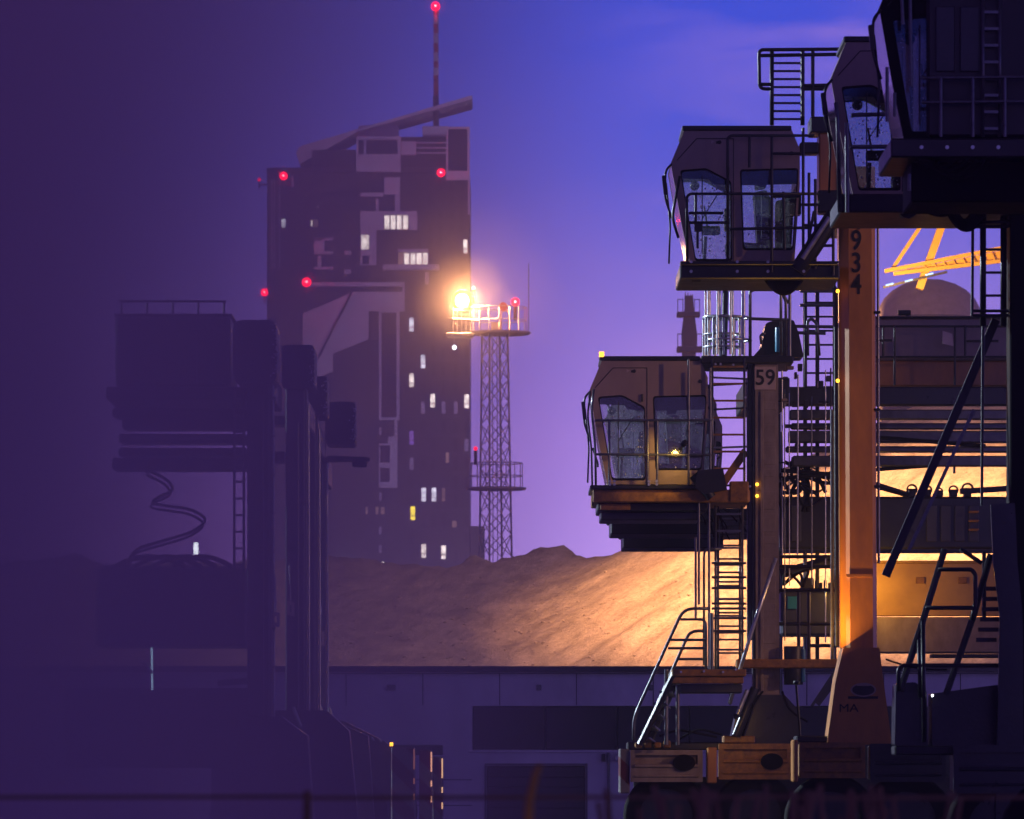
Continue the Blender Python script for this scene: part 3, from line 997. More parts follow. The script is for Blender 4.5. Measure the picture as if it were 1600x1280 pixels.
def cab(car, ox, oy, k, Y, mirror=False, drops=160, beacon=True, tint=M_CAB):
    """operator's cab: shell > windows, seat, console, wiper, mirrors, raindrops"""
    s = -1 if mirror else 1

    def T(px, py):
        return (ox + s * (px - 920) * k, oy + (py - 555) * k)

    def TG(px, py, y=Y):
        a = T(px, py)
        return G(a[0], a[1], Y) + Vector((0, y - Y, 0))
    D = 1.75
    outline = [(941, 562), (1092, 557), (1106, 590), (1106, 640), (1098, 757), (949, 757), (935, 690), (921, 610)]
    w1 = [(934, 620), (972, 617), (1008, 636), (1009, 751), (956, 751)]
    w2 = [(1020, 619), (1104, 617), (1103, 640), (1096, 735), (1024, 735)]
    bm = bmesh.new()
    bm_plate(bm, ppoly([T(*p) for p in outline], Y), [ppoly([T(*p) for p in w1], Y, 5), ppoly([T(*p) for p in w2], Y, 5)], .06)
    o2 = [p + Vector((0, D - .06, 0)) for p in ppoly([T(*p) for p in outline], Y)]
    h2 = [[p + Vector((0, D - .06, 0)) for p in ppoly([T(*q) for q in w], Y, 5)] for w in (w1, w2)]
    bm_plate(bm, o2, h2, .06)
    # skins joining the sides: forehead, roof, back shoulder, back post, floor

    def skin(a, b, th=.05):
        A, B = TG(*a), TG(*b)
        d = (B - A).normalized()
        nrm = Vector((-d.z, 0, d.x)) * th
        q = [A, B, B + nrm * (1 if not mirror else -1) * -1, A + nrm * (1 if not mirror else -1) * -1]
        lo = [bm.verts.new(p + Vector((0, .061, 0))) for p in q]
        hi = [bm.verts.new(p + Vector((0, D - .061, 0))) for p in q]
        for i in range(4):
            j = (i + 1) % 4
            bm.faces.new((lo[i], lo[j], hi[j], hi[i]))
        bm.faces.new(lo[::-1]); bm.faces.new(hi)
    for a, b in zip(outline, outline[1:] + outline[:1]):
        if (a, b) in (((935, 690), (921, 610)), ((949, 757), (935, 690)), ((1106, 640), (1098, 757))):
            continue
        skin(a, b)
    shell = bm_put('cab', bm, tint, car)
    # roof cap
    a, b = TG(937, 562), TG(1094, 557)
    block(shell, 'roof_cap', (min(a.x, b.x), Y - .04, a.z - .02), (max(a.x, b.x), Y + D + .04, a.z + .06), M_BLACK, .015)
    # raised door frame lines
    for (p, q) in (((1011, 575), (1011, 752)), ((958, 575), (1011, 575)), ((930, 606), (958, 575))):
        rod(shell, 'seam', TG(*p, Y - .004), TG(*q, Y - .004), .007, M_BLACK, 6)
    # tinted head band and panes
    for i, (w, yy) in enumerate(((w1, Y + .02), (w2, Y + .02), (w1, Y + D - .04), (w2, Y + D - .04))):
        bmw = bmesh.new()
        pts = [p + Vector((0, yy - Y, 0)) for p in ppoly([T(*q) for q in w], Y, 5)]
        bm_plate(bmw, pts, [], .012)
        bm_put('window', bmw, M_GLASS, shell)
        bmg = bmesh.new()
        c = sum(pts, Vector()) / len(pts)
        y_off = -.012 if i < 2 else .062 - .02
        outer_ = [c + (p - c) * 1.0 + Vector((0, y_off, 0)) for p in pts]
        inner_ = [c + (p - c) * .95 + Vector((0, y_off, 0)) for p in pts]
        bm_plate(bmg, outer_, [inner_], .01)
        bm_put('window_gasket', bmg, M_RUBBER, shell)
    plate(shell, 'sun_band', [T(936, 621), T(972, 618), T(1007, 637), T(1007, 642), T(980, 640), T(975, 633), T(938, 632)], Y + .035, .01, M_BLACK)
    plate(shell, 'sun_band', [T(1022, 620), T(1103, 619), T(1102, 640), T(1022, 642)], Y + .035, .01, M_BLACK)
    # windscreen: two slanting panes at the front
    for p, q in (((935, 690), (922, 612)), ((948, 755), (935, 690))):
        A, B = TG(*p), TG(*q)
        vs_ = [A + Vector((0, .1, 0)), A + Vector((0, D - .1, 0)), B + Vector((0, D - .1, 0)), B + Vector((0, .1, 0))]
        dx = Vector((.012 * s, 0, 0))
        vv = vs_ + [v + dx for v in vs_]
        mesh_put('windscreen', vv, [(0, 1, 2, 3), (7, 6, 5, 4), (0, 4, 5, 1), (1, 5, 6, 2), (2, 6, 7, 3), (3, 7, 4, 0)], M_GLASS, shell)
    # interior
    sb = plate(shell, 'seat_back', [T(1040, 652), T(1058, 648), T(1066, 665), T(1066, 730), T(1046, 735)], Y + .6, .5, M_SEAT, (), 4)
    plate(shell, 'seat_cushion', [T(1000, 722), T(1064, 726), T(1064, 742), T(1002, 742)], Y + .55, .6, M_SEAT, (), 4)
    plate(shell, 'headrest', [T(1042, 632), T(1056, 630), T(1058, 645), T(1042, 647)], Y + .7, .3, M_SEAT, (), 3)
    rbox(shell, 'control_console', (*T(966, 700), *T(992, 712)) if not mirror else (*T(992, 700), *T(966, 712)), Y + .3, Y + .5, M_SEAT, .02)
    rod(shell, 'control_lever', TG(975, 700, Y + .4), TG(970, 668, Y + .4), .016, M_BLACK)
    rod(shell, 'console_stalk', TG(972, 712, Y + .4), TG(970, 752, Y + .4), .03, M_BLACK)
    plate(shell, 'monitor', [T(998, 675), T(1005, 675), T(1005, 706), T(998, 706)], Y + .25, .3, M_BLACK, (), 2)
    bm_m = bmesh.new()
    bmesh.ops.create_icosphere(bm_m, subdivisions=2, radius=.08)
    for v in bm_m.verts:
        v.co = TG(956, 640, Y + .3) + v.co
    bm_put('fan', bm_m, M_BLACK, shell, True)
    rod(shell, 'fan_bracket', TG(948, 628, Y + .3), TG(956, 640, Y + .3), .018, M_BLACK)
    plate(shell, 'rear_cabinet', [T(1072, 664), T(1098, 660), T(1094, 735), T(1072, 735)], Y + .9, .5, M_SEAT, (), 3)
    rod(shell, 'wiper', TG(966, 628, Y - .02), TG(966, 740, Y - .02), .010, M_BLACK, 6)
    rod(shell, 'wiper', TG(966, 690, Y - .02), TG(990, 652, Y - .02), .008, M_BLACK, 6)
    rod(shell, 'door_handle', TG(1003.5, 616, Y - .03), TG(1003.5, 628, Y - .03), .016, M_BLACK)
    # mirror arms at the front
    pipe(shell, 'mirror_arm', [TG(922, 612, Y - .05), TG(913, 622, Y - .15), TG(912, 660, Y - .15), TG(922, 690, Y - .1)], .02, M_BLACK, .1)
    pipe(shell, 'mirror_arm', [TG(914, 640, Y - .12), TG(920, 700, Y - .1), TG(918, 755, Y - .1)], .016, M_BLACK, .1)
    plate(shell, 'mirror', [T(908, 628), T(914, 627), T(917, 655), T(911, 656)], Y - .2, .06, M_BLACK, (), 2)
    if beacon:
        rod(shell, 'beacon_base', TG(940, 562), TG(940, 558), .05, M_BLACK)
        rod(shell, 'beacon', TG(940, 558), TG(940, 550), .045, G_AMBER, 10)
    # roof latch and vent marks
    rod(shell, 'roof_latch', TG(1094, 596, Y - .012), TG(1094, 596, Y + .0), .035, M_BLACK)
    plate(shell, 'maker_mark', [T(979, 577), T(984, 579), T(979, 582)], Y - .008, .006, M_PLATE)
    plate(shell, 'maker_mark', [T(986, 579), T(992, 577), T(994, 580), T(992, 583), T(986, 582)], Y - .008, .006, M_TEXT)
    # rain beads on the near panes
    if drops:
        bmd = bmesh.new()
        for _ in range(drops):
            w = random.choice((w1, w1, w2))
            x = random.uniform(945, 1006) if w is w1 else random.uniform(1024, 1095)
            y = random.uniform(640, 748) if w is w1 else random.uniform(645, 732)
            if w is w1 and x < 934 + (y - 620) * .18 + 3:
                continue
            r = random.choice((.005, .006, .008, .010, .014))
            g_ = bmesh.ops.create_icosphere(bmd, subdivisions=1, radius=r)
            c = TG(x, y, Y + .016)
            for v in g_['verts']:
                v.co = c + Vector((v.co.x, v.co.y * .6, v.co.z * 1.25))
        o = bm_put('raindrops', bmd, M_DROP, shell, True, kind='stuff')
    return shell, TG


def ladder(car, x0, x1, ytop, ybot, Y, step_px, mat=M_DGALV, rung_mat=None, tilt=0.0, name='ladder', r=.022):
    bm = bmesh.new()
    for x in (x0, x1):
        bm_pipe(bm, [G(x, ytop, Y), G(x, ybot, Y) + Vector((0, -tilt, 0))], r, 8)
    ld = bm_put(name, bm, mat, car, True)
    n = int((ybot - ytop) / step_px)
    for i in range(n):
        y = ytop + step_px * (i + .5)
        t = (y - ytop) / (ybot - ytop)
        dv = Vector((0, -tilt * t, 0))
        bar(ld, 'rung', G(x0, y, Y) + dv, G(x1, y, Y) + dv, .03, .035, rung_mat or mat)
    return ld


def bogie(car, rect, Y, mat, hub=None, chevron=False):
    x0, y0, x1, y1 = rect
    w, h = x1 - x0, y1 - y0
    hs = plate(car, 'bogie_housing', [(x0, y0), (x1, y0), (x1, y1), (x0, y1)], Y, .10, mat,
               [[(x0 + .07 * w, y0 + .16 * h), (x1 - .07 * w, y0 + .16 * h), (x1 - .07 * w, y0 + .44 * h), (x0 + .07 * w, y0 + .44 * h)]], 1.5, 1)
    rbox(hs, 'recess_back', (x0 + .02 * w, y0 + .05 * h, x1 - .02 * w, y1 - .05 * h), Y + .101, Y + 1.2, mat, .02)
    rod(hs, 'pressed_rib', G(x0 + .06 * w, y0 + .50 * h, Y - .012), G(x1 - .06 * w, y0 + .50 * h, Y - .012), .03, mat, 10)
    rod(hs, 'pressed_rib', G(x0 + .06 * w, y0 + .82 * h, Y - .008), G(x1 - .06 * w, y0 + .82 * h, Y - .008), .022, mat, 10)
    if hub:
        cx, cy, r = hub
        c = G(cx, cy, Y - .06)
        n = 20
        ring = [c + Vector((math.cos(2 * math.pi * k / n) * r * Y / F * 1.35, 0, math.sin(2 * math.pi * k / n) * r * Y / F)) for k in range(n)]
        bm = bmesh.new()
        bm_plate(bm, ring, [], .058)
        bm_put('hub', bm, M_RUBBER, hs)
    # tyre below
    cx = (x0 + x1) / 2
    c = G(cx, y1, Y)
    zc = min(.75, c.z)
    wd = thing_wheel(car, Vector((c.x, Y + .15, zc)), zc)
    return hs


def thing_wheel(car, c, r):
    n = 28
    prof = [(-.0, r * .62), (.0, r * .93), (.06, r), (.44, r), (.5, r * .93), (.5, r * .62)]
    verts, faces = [], []
    for k in range(n):
        a = 2 * math.pi * k / n
        for (y, rr) in prof:
            verts.append(c + Vector((math.cos(a) * rr, y, math.sin(a) * rr)))
    m = len(prof)
    for k in range(n):
        for i in range(m - 1):
            faces.append((k * m + i, ((k + 1) % n) * m + i, ((k + 1) % n) * m + i + 1, k * m + i + 1))
    t = mesh_put('tyre', verts, faces, M_RUBBER, car, True)
    disc(t, 'rim', c + Vector((0, .08, 0)), r * .62, .3, M_DARK, 20)
    return t


def guard(car, pts_list, Y, r, mat=M_BLACK, name='guard_rail'):
    for pts in pts_list:
        if len(pts) == 2:
            rod(car, name, G(*pts[0], Y), G(*pts[1], Y), r, mat)
        else:
            pipe(car, name, [G(*p, Y) for p in pts], r, mat)


# ---------------------------------------------------------------- carrier numbered 59
A = thing('straddle_carrier', G(1197, 1190, YA) + Vector((0, 0, -ZC)), 'straddle carrier numbered 59 with a pale cab and grey post', 'straddle carrier', 'straddle carriers parked on the right of the lane')
shell, TG = cab(A, 920, 555, 1.0, YA)
lamp('cab_step_light', 'SPOT', G(1060, 700, YA - .9), (1, .58, .10), 26, A, .05, G(1018, 742, YA), 95, .6)
rod(A, 'work_lamp', G(1072, 690, YA - .95), G(1066, 696, YA - .9), .05, M_BLACK)
# cab platform and its underframe
rbox(A, 'cab_platform', (926, 765, 1172, 785), YA - .35, YA + 2.1, M_RUST, .02)
rbox(A, 'platform_edge', (922, 758, 1110, 764.5), YA - .4, YA + 2.1, M_BLACK, .015)
rbox(A, 'underframe', (933, 785.5, 1105, 799), YA - .1, YA + 1.9, M_BLACK, .02)
rbox(A, 'lamp_bracket', (938, 787, 985, 797), YA - .16, YA - .102, M_RUST, .01)
rbox(A, 'underframe', (938, 799.5, 1094, 813), YA + .2, YA + 1.8, M_DARK, .02)
# railing in front of the cab
guard(A, [[(930, 657), (1112, 657)], [(932, 710), (1112, 711)], [(952, 657), (952, 760)], [(1012, 657), (1012, 760)], [(1027, 657), (1027, 760)], [(1110, 575), (1110, 762)], [(1076, 562), (1076, 760)],
          [(928, 608), (924, 640), (930, 700), (931, 762)]], YA - .3, .022, M_DGALV)
for x in (953, 960, 1014, 1026):
    for y in (752, 757):
        disc(A, 'bolt', G(x, y, YA - .42), .025, .03, M_GALV, 8)
guard(A, [[(922, 612), (918, 650), (924, 700), (926, 790)], [(926, 700), (934, 724), (934, 730)]], YA - .2, .018, M_BLACK)
# post with number plate
p59 = plate(A, 'post', [(1180, 566), (1216, 566), (1218, 1086), (1181, 1086)], YA, .42, M_POST)
for i in range(13):
    y = 628 + i * 35
    rbox(p59, 'weld_plate', (1186 + (i % 2), y, 1212, y + (28 if i % 3 else 12)), YA - .012, YA - .001, M_POST, .006)
rbox(p59, 'edge_strip', (1188, 612, 1193, 1080), YA - .03, YA - .013, M_POST, .006)
rbox(p59, 'edge_strip', (1176, 566, 1179.6, 1086), YA + .02, YA + .4, M_DARK, .006)
np_ = rbox(p59, 'number_plate', (1179, 573, 1212, 609), YA - .035, YA - .014, M_PLATE, .004)
text(np_, 'number', '59', 34 * YA / F, G(1195.5, 591, YA - .037), M_TEXT, .95, .014)
for y in (757, 775):
    bm = bmesh.new(); bmesh.ops.create_icosphere(bm, subdivisions=2, radius=.03)
    for v in bm.verts: v.co += G(1183, y, YA - .05)
    bm_put('marker_lamp', bm, G_AMBER, p59, True)
rbox(A, 'post', (1180, 600, 1216, 1086), YA + 4.6, YA + 5.0, M_DARK, .02)
rbox(A, 'head_beam', (1166, 590, 1234, 628), YA + .43, YA + 5.0, M_DARK, .02)
rbox(A, 'side_girder', (1168, 566, 1176, 1000), YA + .1, YA + .4, M_DARK, .01)
# ladders beside the post
ladder(A, 1113, 1163, 560, 776, YA - .1, 26.5, M_DGALV, M_RUST)
ladder(A, 1118, 1160, 790, 1046, YA - .1, 26.5, M_DGALV, M_DGALV)
ladder(A, 1122, 1156, 800, 1046, YA + .9, 21, M_DGALV, M_DGALV)
guard(A, [[(1087, 840), (1087, 968)], [(1092, 780), (1092, 945)], [(1100, 1040), (1100, 866), (1103, 858), (1128, 858)], [(1108, 780), (1108, 1045)], [(1112, 880), (1166, 880)], [(1112, 902), (1166, 902)], [(1112, 919), (1166, 919)],
          [(1112, 943), (1166, 943)], [(1112, 951), (1166, 951)], [(1112, 966), (1166, 966)], [(1112, 986), (1166, 986)]], YA - .25, .022, M_DGALV)
bar(A, 'diagonal_brace', G(1120, 770, YA + .3), G(1165, 705, YA + .3), .14, .14, M_RUST)
rbox(A, 'bracket', (1140, 752, 1170, 785), YA - .38, YA - .2, M_RUST, .02)
plate(A, 'slew_motor', [(1090, 735), (1130, 732), (1136, 765), (1100, 772), (1086, 760)], YA - .6, .5, M_BLACK, (), 0, 0)
rod(A, 'hydraulic_cylinder', G(1084, 742, YA - .45), G(1112, 778, YA - .45), .09, M_BLACK, 12)
# landing and stair
ld_ = rbox(A, 'landing', (1050, 1046, 1166, 1057), YA - 1.0, YA + .6, M_RUST, .015)
rbox(ld_, 'kick_plate', (1046, 1058, 1162, 1068), YA - .95, YA - .5, M_RUST, .015)
rbox(ld_, 'joist', (1062, 1069, 1160, 1083), YA - .7, YA + .5, M_DARK, .02)
st = bmesh.new()
bm_pipe(st, [G(1054, 1052, YA - .9), G(1000, 1164, YA - .9)], .06, 6)
bm_pipe(st, [G(1058, 1060, YA - .2), G(1010, 1170, YA - .2)], .06, 6)
st = bm_put('stair', st, M_BLACK, A)
for i in range(6):
    t = (i + .6) / 6.2
    a, b_ = G(1054 - 54 * t, 1052 + 112 * t, YA - .9), G(1058 - 48 * t, 1060 + 110 * t, YA - .2)
    bar(st, 'tread', a, b_, .22, .03, M_DGALV)
for Yr, pts in ((YA - .95, [(990, 1158), (990, 1122), (1068, 951), (1110, 951)]), (YA - .2, [(1010, 1158), (1010, 1138), (1078, 986), (1104, 986)])):
    pipe(st, 'handrail', [G(*p, Yr) for p in pts], .028, M_DGALV, .18, 8)
for pts, Yr in (([(1048, 1000), (1104, 1000)], YA - .95), ([(1044, 1013), (1104, 1013)], YA - .95), ([(1060, 1030), (1104, 1030)], YA - .2), ([(1063, 968), (1098, 968), (1103, 974), (1103, 1046)], YA - .95)):
    if len(pts) == 2:
        rod(st, 'mid_rail', G(*pts[0], Yr), G(*pts[1], Yr), .024, M_DGALV)
    else:
        pipe(st, 'mid_rail', [G(*p, Yr) for p in pts], .024, M_DGALV)
for x, y0, y1 in ((1041, 1046, 1164), (1059, 1070, 1164), (1112, 958, 1046)):
    rod(A, 'landing_leg', G(x, y0, YA - .6), G(x, y1, YA - .6), .035, M_DGALV)
# inclined grab rail and cylinder by the post
pipe(A, 'grab_rail', [G(1212, 872, YA - .6), G(1176, 982, YA - .6), G(1140, 1100, YA - .6)], .034, M_GALV, .2, 8)
rod(A, 'steering_cylinder', G(1180, 1075, YA - .4), G(1150, 1150, YA - .4), .08, M_DARK, 12)
rod(A, 'cylinder_rod', G(1168, 1078, YA - .55), G(1152, 1118, YA - .55), .04, M_GALV, 10)
# sill, pedestal, bogies
rbox(A, 'sill_beam', (1150, 1030, 1314, 1044), YA - .02 - .3, YA - .02, M_RUST, .02)
plate(A, 'pedestal', [(1172, 1086), (1226, 1086), (1250, 1112), (1252, 1166), (1140, 1166), (1150, 1118)], YA - .1, .9, M_DARK)
bogie(A, (985, 1172, 1098, 1222), YA - .3, M_POST, (1069, 1192, 13))
bogie(A, (1123, 1162, 1238, 1218), YA - .25, M_RUST, (1206, 1190, 13))
rbox(A, 'bogie_beam', (980, 1160, 1245, 1172), YA + .0, YA + .9, M_BLACK, .02)
rbox(A, 'dark_backing', (990, 1214, 1640, 1320), YA + 1.25, YA + 1.35, M_BLACK, .01)  # added black sheet, puts the dark behind and between the wheels
rbox(A, 'coupling_block', (1105, 1168, 1120, 1224), YA - .28, YA + .4, M_ORANGE, .02)
rbox(A, 'bumper', (968, 1170, 984, 1240), YA - .25, YA + .8, M_CHEVRON, .02)
for i in range(4):
    rbox(A, 'clamp', (992 + i * 15, 1160 - (i % 2) * 3, 1003 + i * 15, 1169), YA - .3, YA - .1, M_RUST, .02)
rbox(A, 'bogie_cap', (1130, 1150, 1180, 1161), YA - .3, YA + .3, M_RUST, .02)
lamp('bogie_light', 'SPOT', G(1150, 1120, YA - 2.4), (1, .52, .10), 22, A, .06, G(1150, 1200, YA - .2), 100, .7)
rod(A, 'work_lamp', G(1150, 1118, YA - 2.45), G(1150, 1121, YA - 2.42), .05, M_BLACK)
bar(A, 'lamp_arm', G(1150, 1117, YA - 2.45), G(1150, 1117, YA - .1), .03, .03, M_BLACK)
# upper deck: round cages, motor, rails
for cx, cy0, cy1, r in ((1138, 449, 556, 36), (1128, 496, 556, 29)):
    c = G(cx, cy0, YA + .7)
    rr = r * YA / F
    n = 22
    ring = bmesh.new()
    pts = [c + Vector((math.cos(2 * math.pi * i / n) * rr, math.sin(2 * math.pi * i / n) * rr, 0)) for i in range(n)]
    bm_pipe(ring, pts + [pts[0]], .028, 7)
    rg = bm_put('guard_hoop', ring, M_GALV, A, True)
    for i in range(11):
        an = 2 * math.pi * i / 11 + .2
        p = c + Vector((math.cos(an) * rr, math.sin(an) * rr, 0))
        rod(rg, 'hoop_upright', p, Vector((p.x, p.y, G(0, cy1, YA + .7).z)), .022, M_GALV)
    for zz in (.45, .78):
        pz = [Vector((p.x, p.y, p.z - (cy1 - cy0) * YA / F * zz)) for p in pts]
        hb = bmesh.new()
        bm_pipe(hb, pz + [pz[0]], .02, 6)
        bm_put('hoop_band', hb, M_GALV, rg, True)
rod(A, 'exhaust_pipe', G(1134, 441, YA + .6), G(1131, 556, YA + .6), .055, M_BLACK, 12)
rbox(A, 'deck', (1095, 556, 1240, 568), YA - .1, YA + 2.0, M_BLACK, .02)
plate(A, 'hoist_motor', [(1176, 558), (1190, 542), (1196, 506), (1204, 502), (1240, 500), (1248, 520), (1256, 558)], YA + 1.4, 1.0, M_BLACK, (), 3)
rod(A, 'motor_can', G(1217, 512, YA + 1.3), G(1217, 550, YA + 1.3), .07, M_BLUE, 14)
guard(A, [[(1172, 556), (1172, 456), (1178, 453), (1216, 453), (1220, 458), (1220, 556)], [(1170, 498), (1232, 500)], [(1228, 556), (1228, 470), (1222, 458), (1232, 474)], [(1234, 458), (1234, 560)],
          [(1196, 520), (1188, 524), (1190, 538)]], YA + .3, .028, M_DGALV)
# second ladder tower between the posts
t2 = YA + 2.6
for x in (1258, 1277, 1304):
    bar(A, 'tower_stile', G(x, 448, t2), G(x, 1044, t2), .07, .07, M_BLACK)
ladder(A, 1258, 1304, 440, 700, t2 - .1, 22, M_BLACK)
guard(A, [[(1250, 455), (1312, 455)], [(1250, 477), (1312, 477)], [(1243, 510), (1312, 511)], [(1243, 520), (1290, 521)], [(1262, 556), (1262, 502), (1268, 498), (1276, 505), (1280, 556)], [(1240, 560), (1240, 512)]], t2 - .3, .03, M_DGALV)
guard(A, [[(1218, 870), (1320, 870)], [(1218, 885), (1305, 886)], [(1196, 922), (1318, 922)], [(1180, 975), (1318, 975)], [(1265, 1009), (1310, 1009)], [(1248, 925), (1248, 1040)], [(1264, 925), (1264, 1040)]], YA + .2, .032, M_BLACK)
guard(A, [[(1258, 800), (1258, 1040)], [(1302, 800), (1302, 1040)]], t2 - .3, .03, M_DGALV)
bar(A, 'cable_tray', G(1218, 894, t2), G(1312, 868, t2), .07, .1, M_BLACK)
bar(A, 'cable_tray', G(1220, 901, t2 - .4), G(1310, 876, t2 - .4), .04, .08, M_BLACK)
# machine house and long beams to the right
mh = rbox(A, 'machine_house', (1366, 497, 1640, 563), YA + 2.2, YA + 3.2, M_CAB, .03)
rbox(mh, 'house_roof', (1360, 494, 1645, 497), YA + 2.1, YA + 3.3, M_BLACK, .01)
rbox(A, 'machine_house_base', (1366, 563.5, 1640, 604), YA + 2.25, YA + 3.2, M_ORANGE, .03)
rbox(A, 'top_girder', (1224, 604.5, 1640, 634), YA + 1.6, YA + 1.9, M_DARK, .03)
rod(mh, 'roof_horn', G(1403, 489, YA + 2.8), G(1423, 489, YA + 2.8), .05, M_BLACK)
rod(mh, 'horn_post', G(1418, 490, YA + 2.8), G(1418, 496, YA + 2.8), .03, M_BLACK)
guard(A, [[(1364, 510), (1640, 510)], [(1364, 532), (1394, 532)], [(1364, 558), (1640, 558)], [(1380, 508), (1380, 558)], [(1398, 508), (1398, 602)], [(1492, 512), (1492, 602)], [(1508, 508), (1508, 556)], [(1510, 533), (1560, 533)]], YA + 1.7, .022, M_BLACK)
plate(A, 'notice_board', [(1473, 517), (1488, 522), (1490, 541), (1473, 537)], YA + 1.5, .02, M_TAG)
for (ya, yb, y_off, x0) in ((640, 656, .5, 1234), (661, 671, .9, 1236), (673, 692, .7, 1232), (697, 707, .6, 1228), (712, 729, .2, 1238)):
    bmx = rbox(A, 'spreader_beam', (x0, ya, 1640, yb), YA + y_off, YA + y_off + .22, M_WET, .025)
for (xa, ya, xb, yb) in ((1366, 734, 1530, 722), (1366, 760, 1420, 775), (1220, 735, 1310, 742), (1222, 748, 1312, 738), (1366, 683, 1540, 697)):
    rod(A, 'wire_rope', G(xa, ya, YA + .3), G(xb, yb, YA + .3), .035, M_RUBBER, 6)
for (xa, ya, xb, yb, sg, sd) in ((1226, 722, 1254, 800, -.1, .25), (1218, 740, 1262, 748, .3, 0), (1230, 790, 1290, 770, -.5, 0), (1222, 770, 1256, 720, .15, .2), (1240, 715, 1275, 770, .1, -.2),
                                  (1250, 720, 1306, 745, .12, 0), (1224, 800, 1268, 742, -.15, -.3), (1260, 742, 1310, 752, .08, 0), (1236, 720, 1262, 800, 0, .1)):
    hose(A, 'hose', G(xa, ya, YA + .5), G(xb, yb, YA + .5), sg, .035, M_RUBBER, sd)
eb = rbox(A, 'engine_box', (1219, 776, 1640, 858), YA + 1.0, YA + 3.2, M_DARK, .04)
for x in (1236, 1448, 1470, 1492, 1514):
    rbox(eb, 'louvre_panel', (x, 790, x + 16, 846), YA + .94, YA + .998, M_NAVY, .01)
for y in (798, 812, 826):
    rbox(eb, 'foot_step', (1515, y, 1530, y + 3), YA + .7, YA + .938, M_RUST, .01)
for x, r in ((1425, 9), (1449, 8), (1468, 6), (1490, 8), (1512, 10)):
    c = G(x, 774 - r, YA + 1.3)
    disc(A, 'sheave', c, r * YA / F, .1, M_BLACK, 18, .7)
    rod(A, 'sheave_spoke', c - Vector((r * .8 * YA / F, -.05, 0)), c + Vector((r * .8 * YA / F, .05, 0)), .018, M_BLACK, 6)
    rbox(A, 'sheave_bearing', (x - 5, 766, x + 6, 776), YA + 1.25, YA + 1.6, M_BLACK, .01)
bar(A, 'sheave_arm', G(1366, 757, YA + 1.3), G(1420, 774, YA + 1.3), .09, .1, M_BLACK)
bar(A, 'sheave_arm', G(1500, 768, YA + 1.3), G(1600, 762, YA + 1.3), .09, .1, M_BLACK)
for x, y in ((1458, 728), (1491, 728)):
    rod(A, 'hanging_chain', G(x, y, YA + .5), G(x, y + 12, YA + .5), .025, M_BLACK, 6)
hb = rbox(A, 'hydraulic_tank', (1220, 924, 1312, 993), YA + 1.2, YA + 2.6, M_NAVY, .04)
rbox(hb, 'tank_panel', (1230, 932, 1246, 952), YA + 1.14, YA + 1.198, M_BLUE, .01)
rbox(A, 'valve_block', (1252, 903, 1272, 924), YA + 1.3, YA + 1.8, M_BLACK, .02)
for i in range(5):
    rbox(A, 'valve', (1274 + i * 7, 906 + (i % 2) * 4, 1278 + i * 7, 924), YA + 1.35, YA + 1.6, M_DARK, .01)
for sd in (.1, .25, -.1):
    hose(A, 'hose', G(1224, 915, YA + 1.3), G(1254, 918, YA + 1.3), -.2 - abs(sd) * .4, .025, M_RUBBER, sd)
bk = rod(A, 'drive_motor', G(1240, 1010, YA - .1), G(1240, 1070, YA - .1), .17, M_BLACK, 16)
rod(A, 'motor_fin', G(1255, 1014, YA - .2), G(1255, 1066, YA - .2), .04, M_BLUE, 10)
bar(A, 'tie_rod', G(1310, 1055, YA - .2), G(1276, 1100, YA - .2), .12, .12, M_NAVY)
bar(A, 'tie_rod', G(1304, 1050, YA - .45), G(1268, 1104, YA - .45), .05, .05, M_NAVY)
rbox(A, 'cross_panel', (1366, 964, 1640, 1021), YA + 1.0, YA + 1.4, M_POST, .03)
rbox(A, 'cross_panel', (1455, 1022, 1640, 1028), YA + 1.0, YA + 1.4, M_BLACK, .01)

rc = random.Random(11)
for i in range(9):                       # conduits running down beside the post and the ladder tower
    x = (1168, 1172, 1222, 1226, 1233, 1247, 1268, 1290, 1298)[i]
    rod(A, 'conduit', G(x, rc.uniform(575, 620), YA + rc.uniform(.05, .5)), G(x + rc.uniform(-1, 1), rc.uniform(860, 1030), YA + rc.uniform(.05, .5)), rc.choice((.012, .016, .02)), rc.choice((M_DGALV, M_BLACK, M_GALV)), 6)
for i in range(16):                      # short brackets, boxes and fittings on the post and girder
    x, y = rc.uniform(1220, 1306), rc.uniform(566, 720)
    w, h = rc.uniform(4, 12), rc.uniform(3, 12)
    rbox(A, 'junction_box', (x, y, x + w, y + h), YA + .3, YA + .48, rc.choice((M_BLACK, M_DARK, M_DGALV, M_POST)), .008)
for i in range(14):                      # bundled hoses under the girder and round the landing
    x0, y0 = rc.uniform(1216, 1250), rc.uniform(705, 770)
    hose(A, 'hose', G(x0, y0, YA + .35), G(x0 + rc.uniform(25, 60), y0 + rc.uniform(-18, 24), YA + .4), rc.uniform(-.12, .3), rc.choice((.014, .018, .024)), M_RUBBER, rc.uniform(-.1, .1))
for i in range(8):
    x0 = rc.uniform(1090, 1160)
    hose(A, 'cable', G(x0, rc.uniform(790, 806), YA + .2), G(x0 + rc.uniform(6, 26), rc.uniform(815, 850), YA + .3), rc.uniform(-.05, .1), .012, M_RUBBER, rc.uniform(-.08, .08))
for y in (574, 590, 602, 640, 700):      # cross pipes behind the upper ladder
    rod(A, 'cross_pipe', G(1114, y, YA + .25), G(1178, y + rc.uniform(-4, 4), YA + .25), .018, rc.choice((M_GALV, M_DGALV)), 6)
for x, y in ((1118, 569), (1126, 569), (1146, 570), (1165, 621), (1172, 760), (1150, 1046), (1100, 1049), (1064, 1050), (1130, 1050)):
    disc(A, 'wet_bolt', G(x, y, YA - .16 if y < 1000 else YA - 1.03), .022, .03, M_GALV, 8)
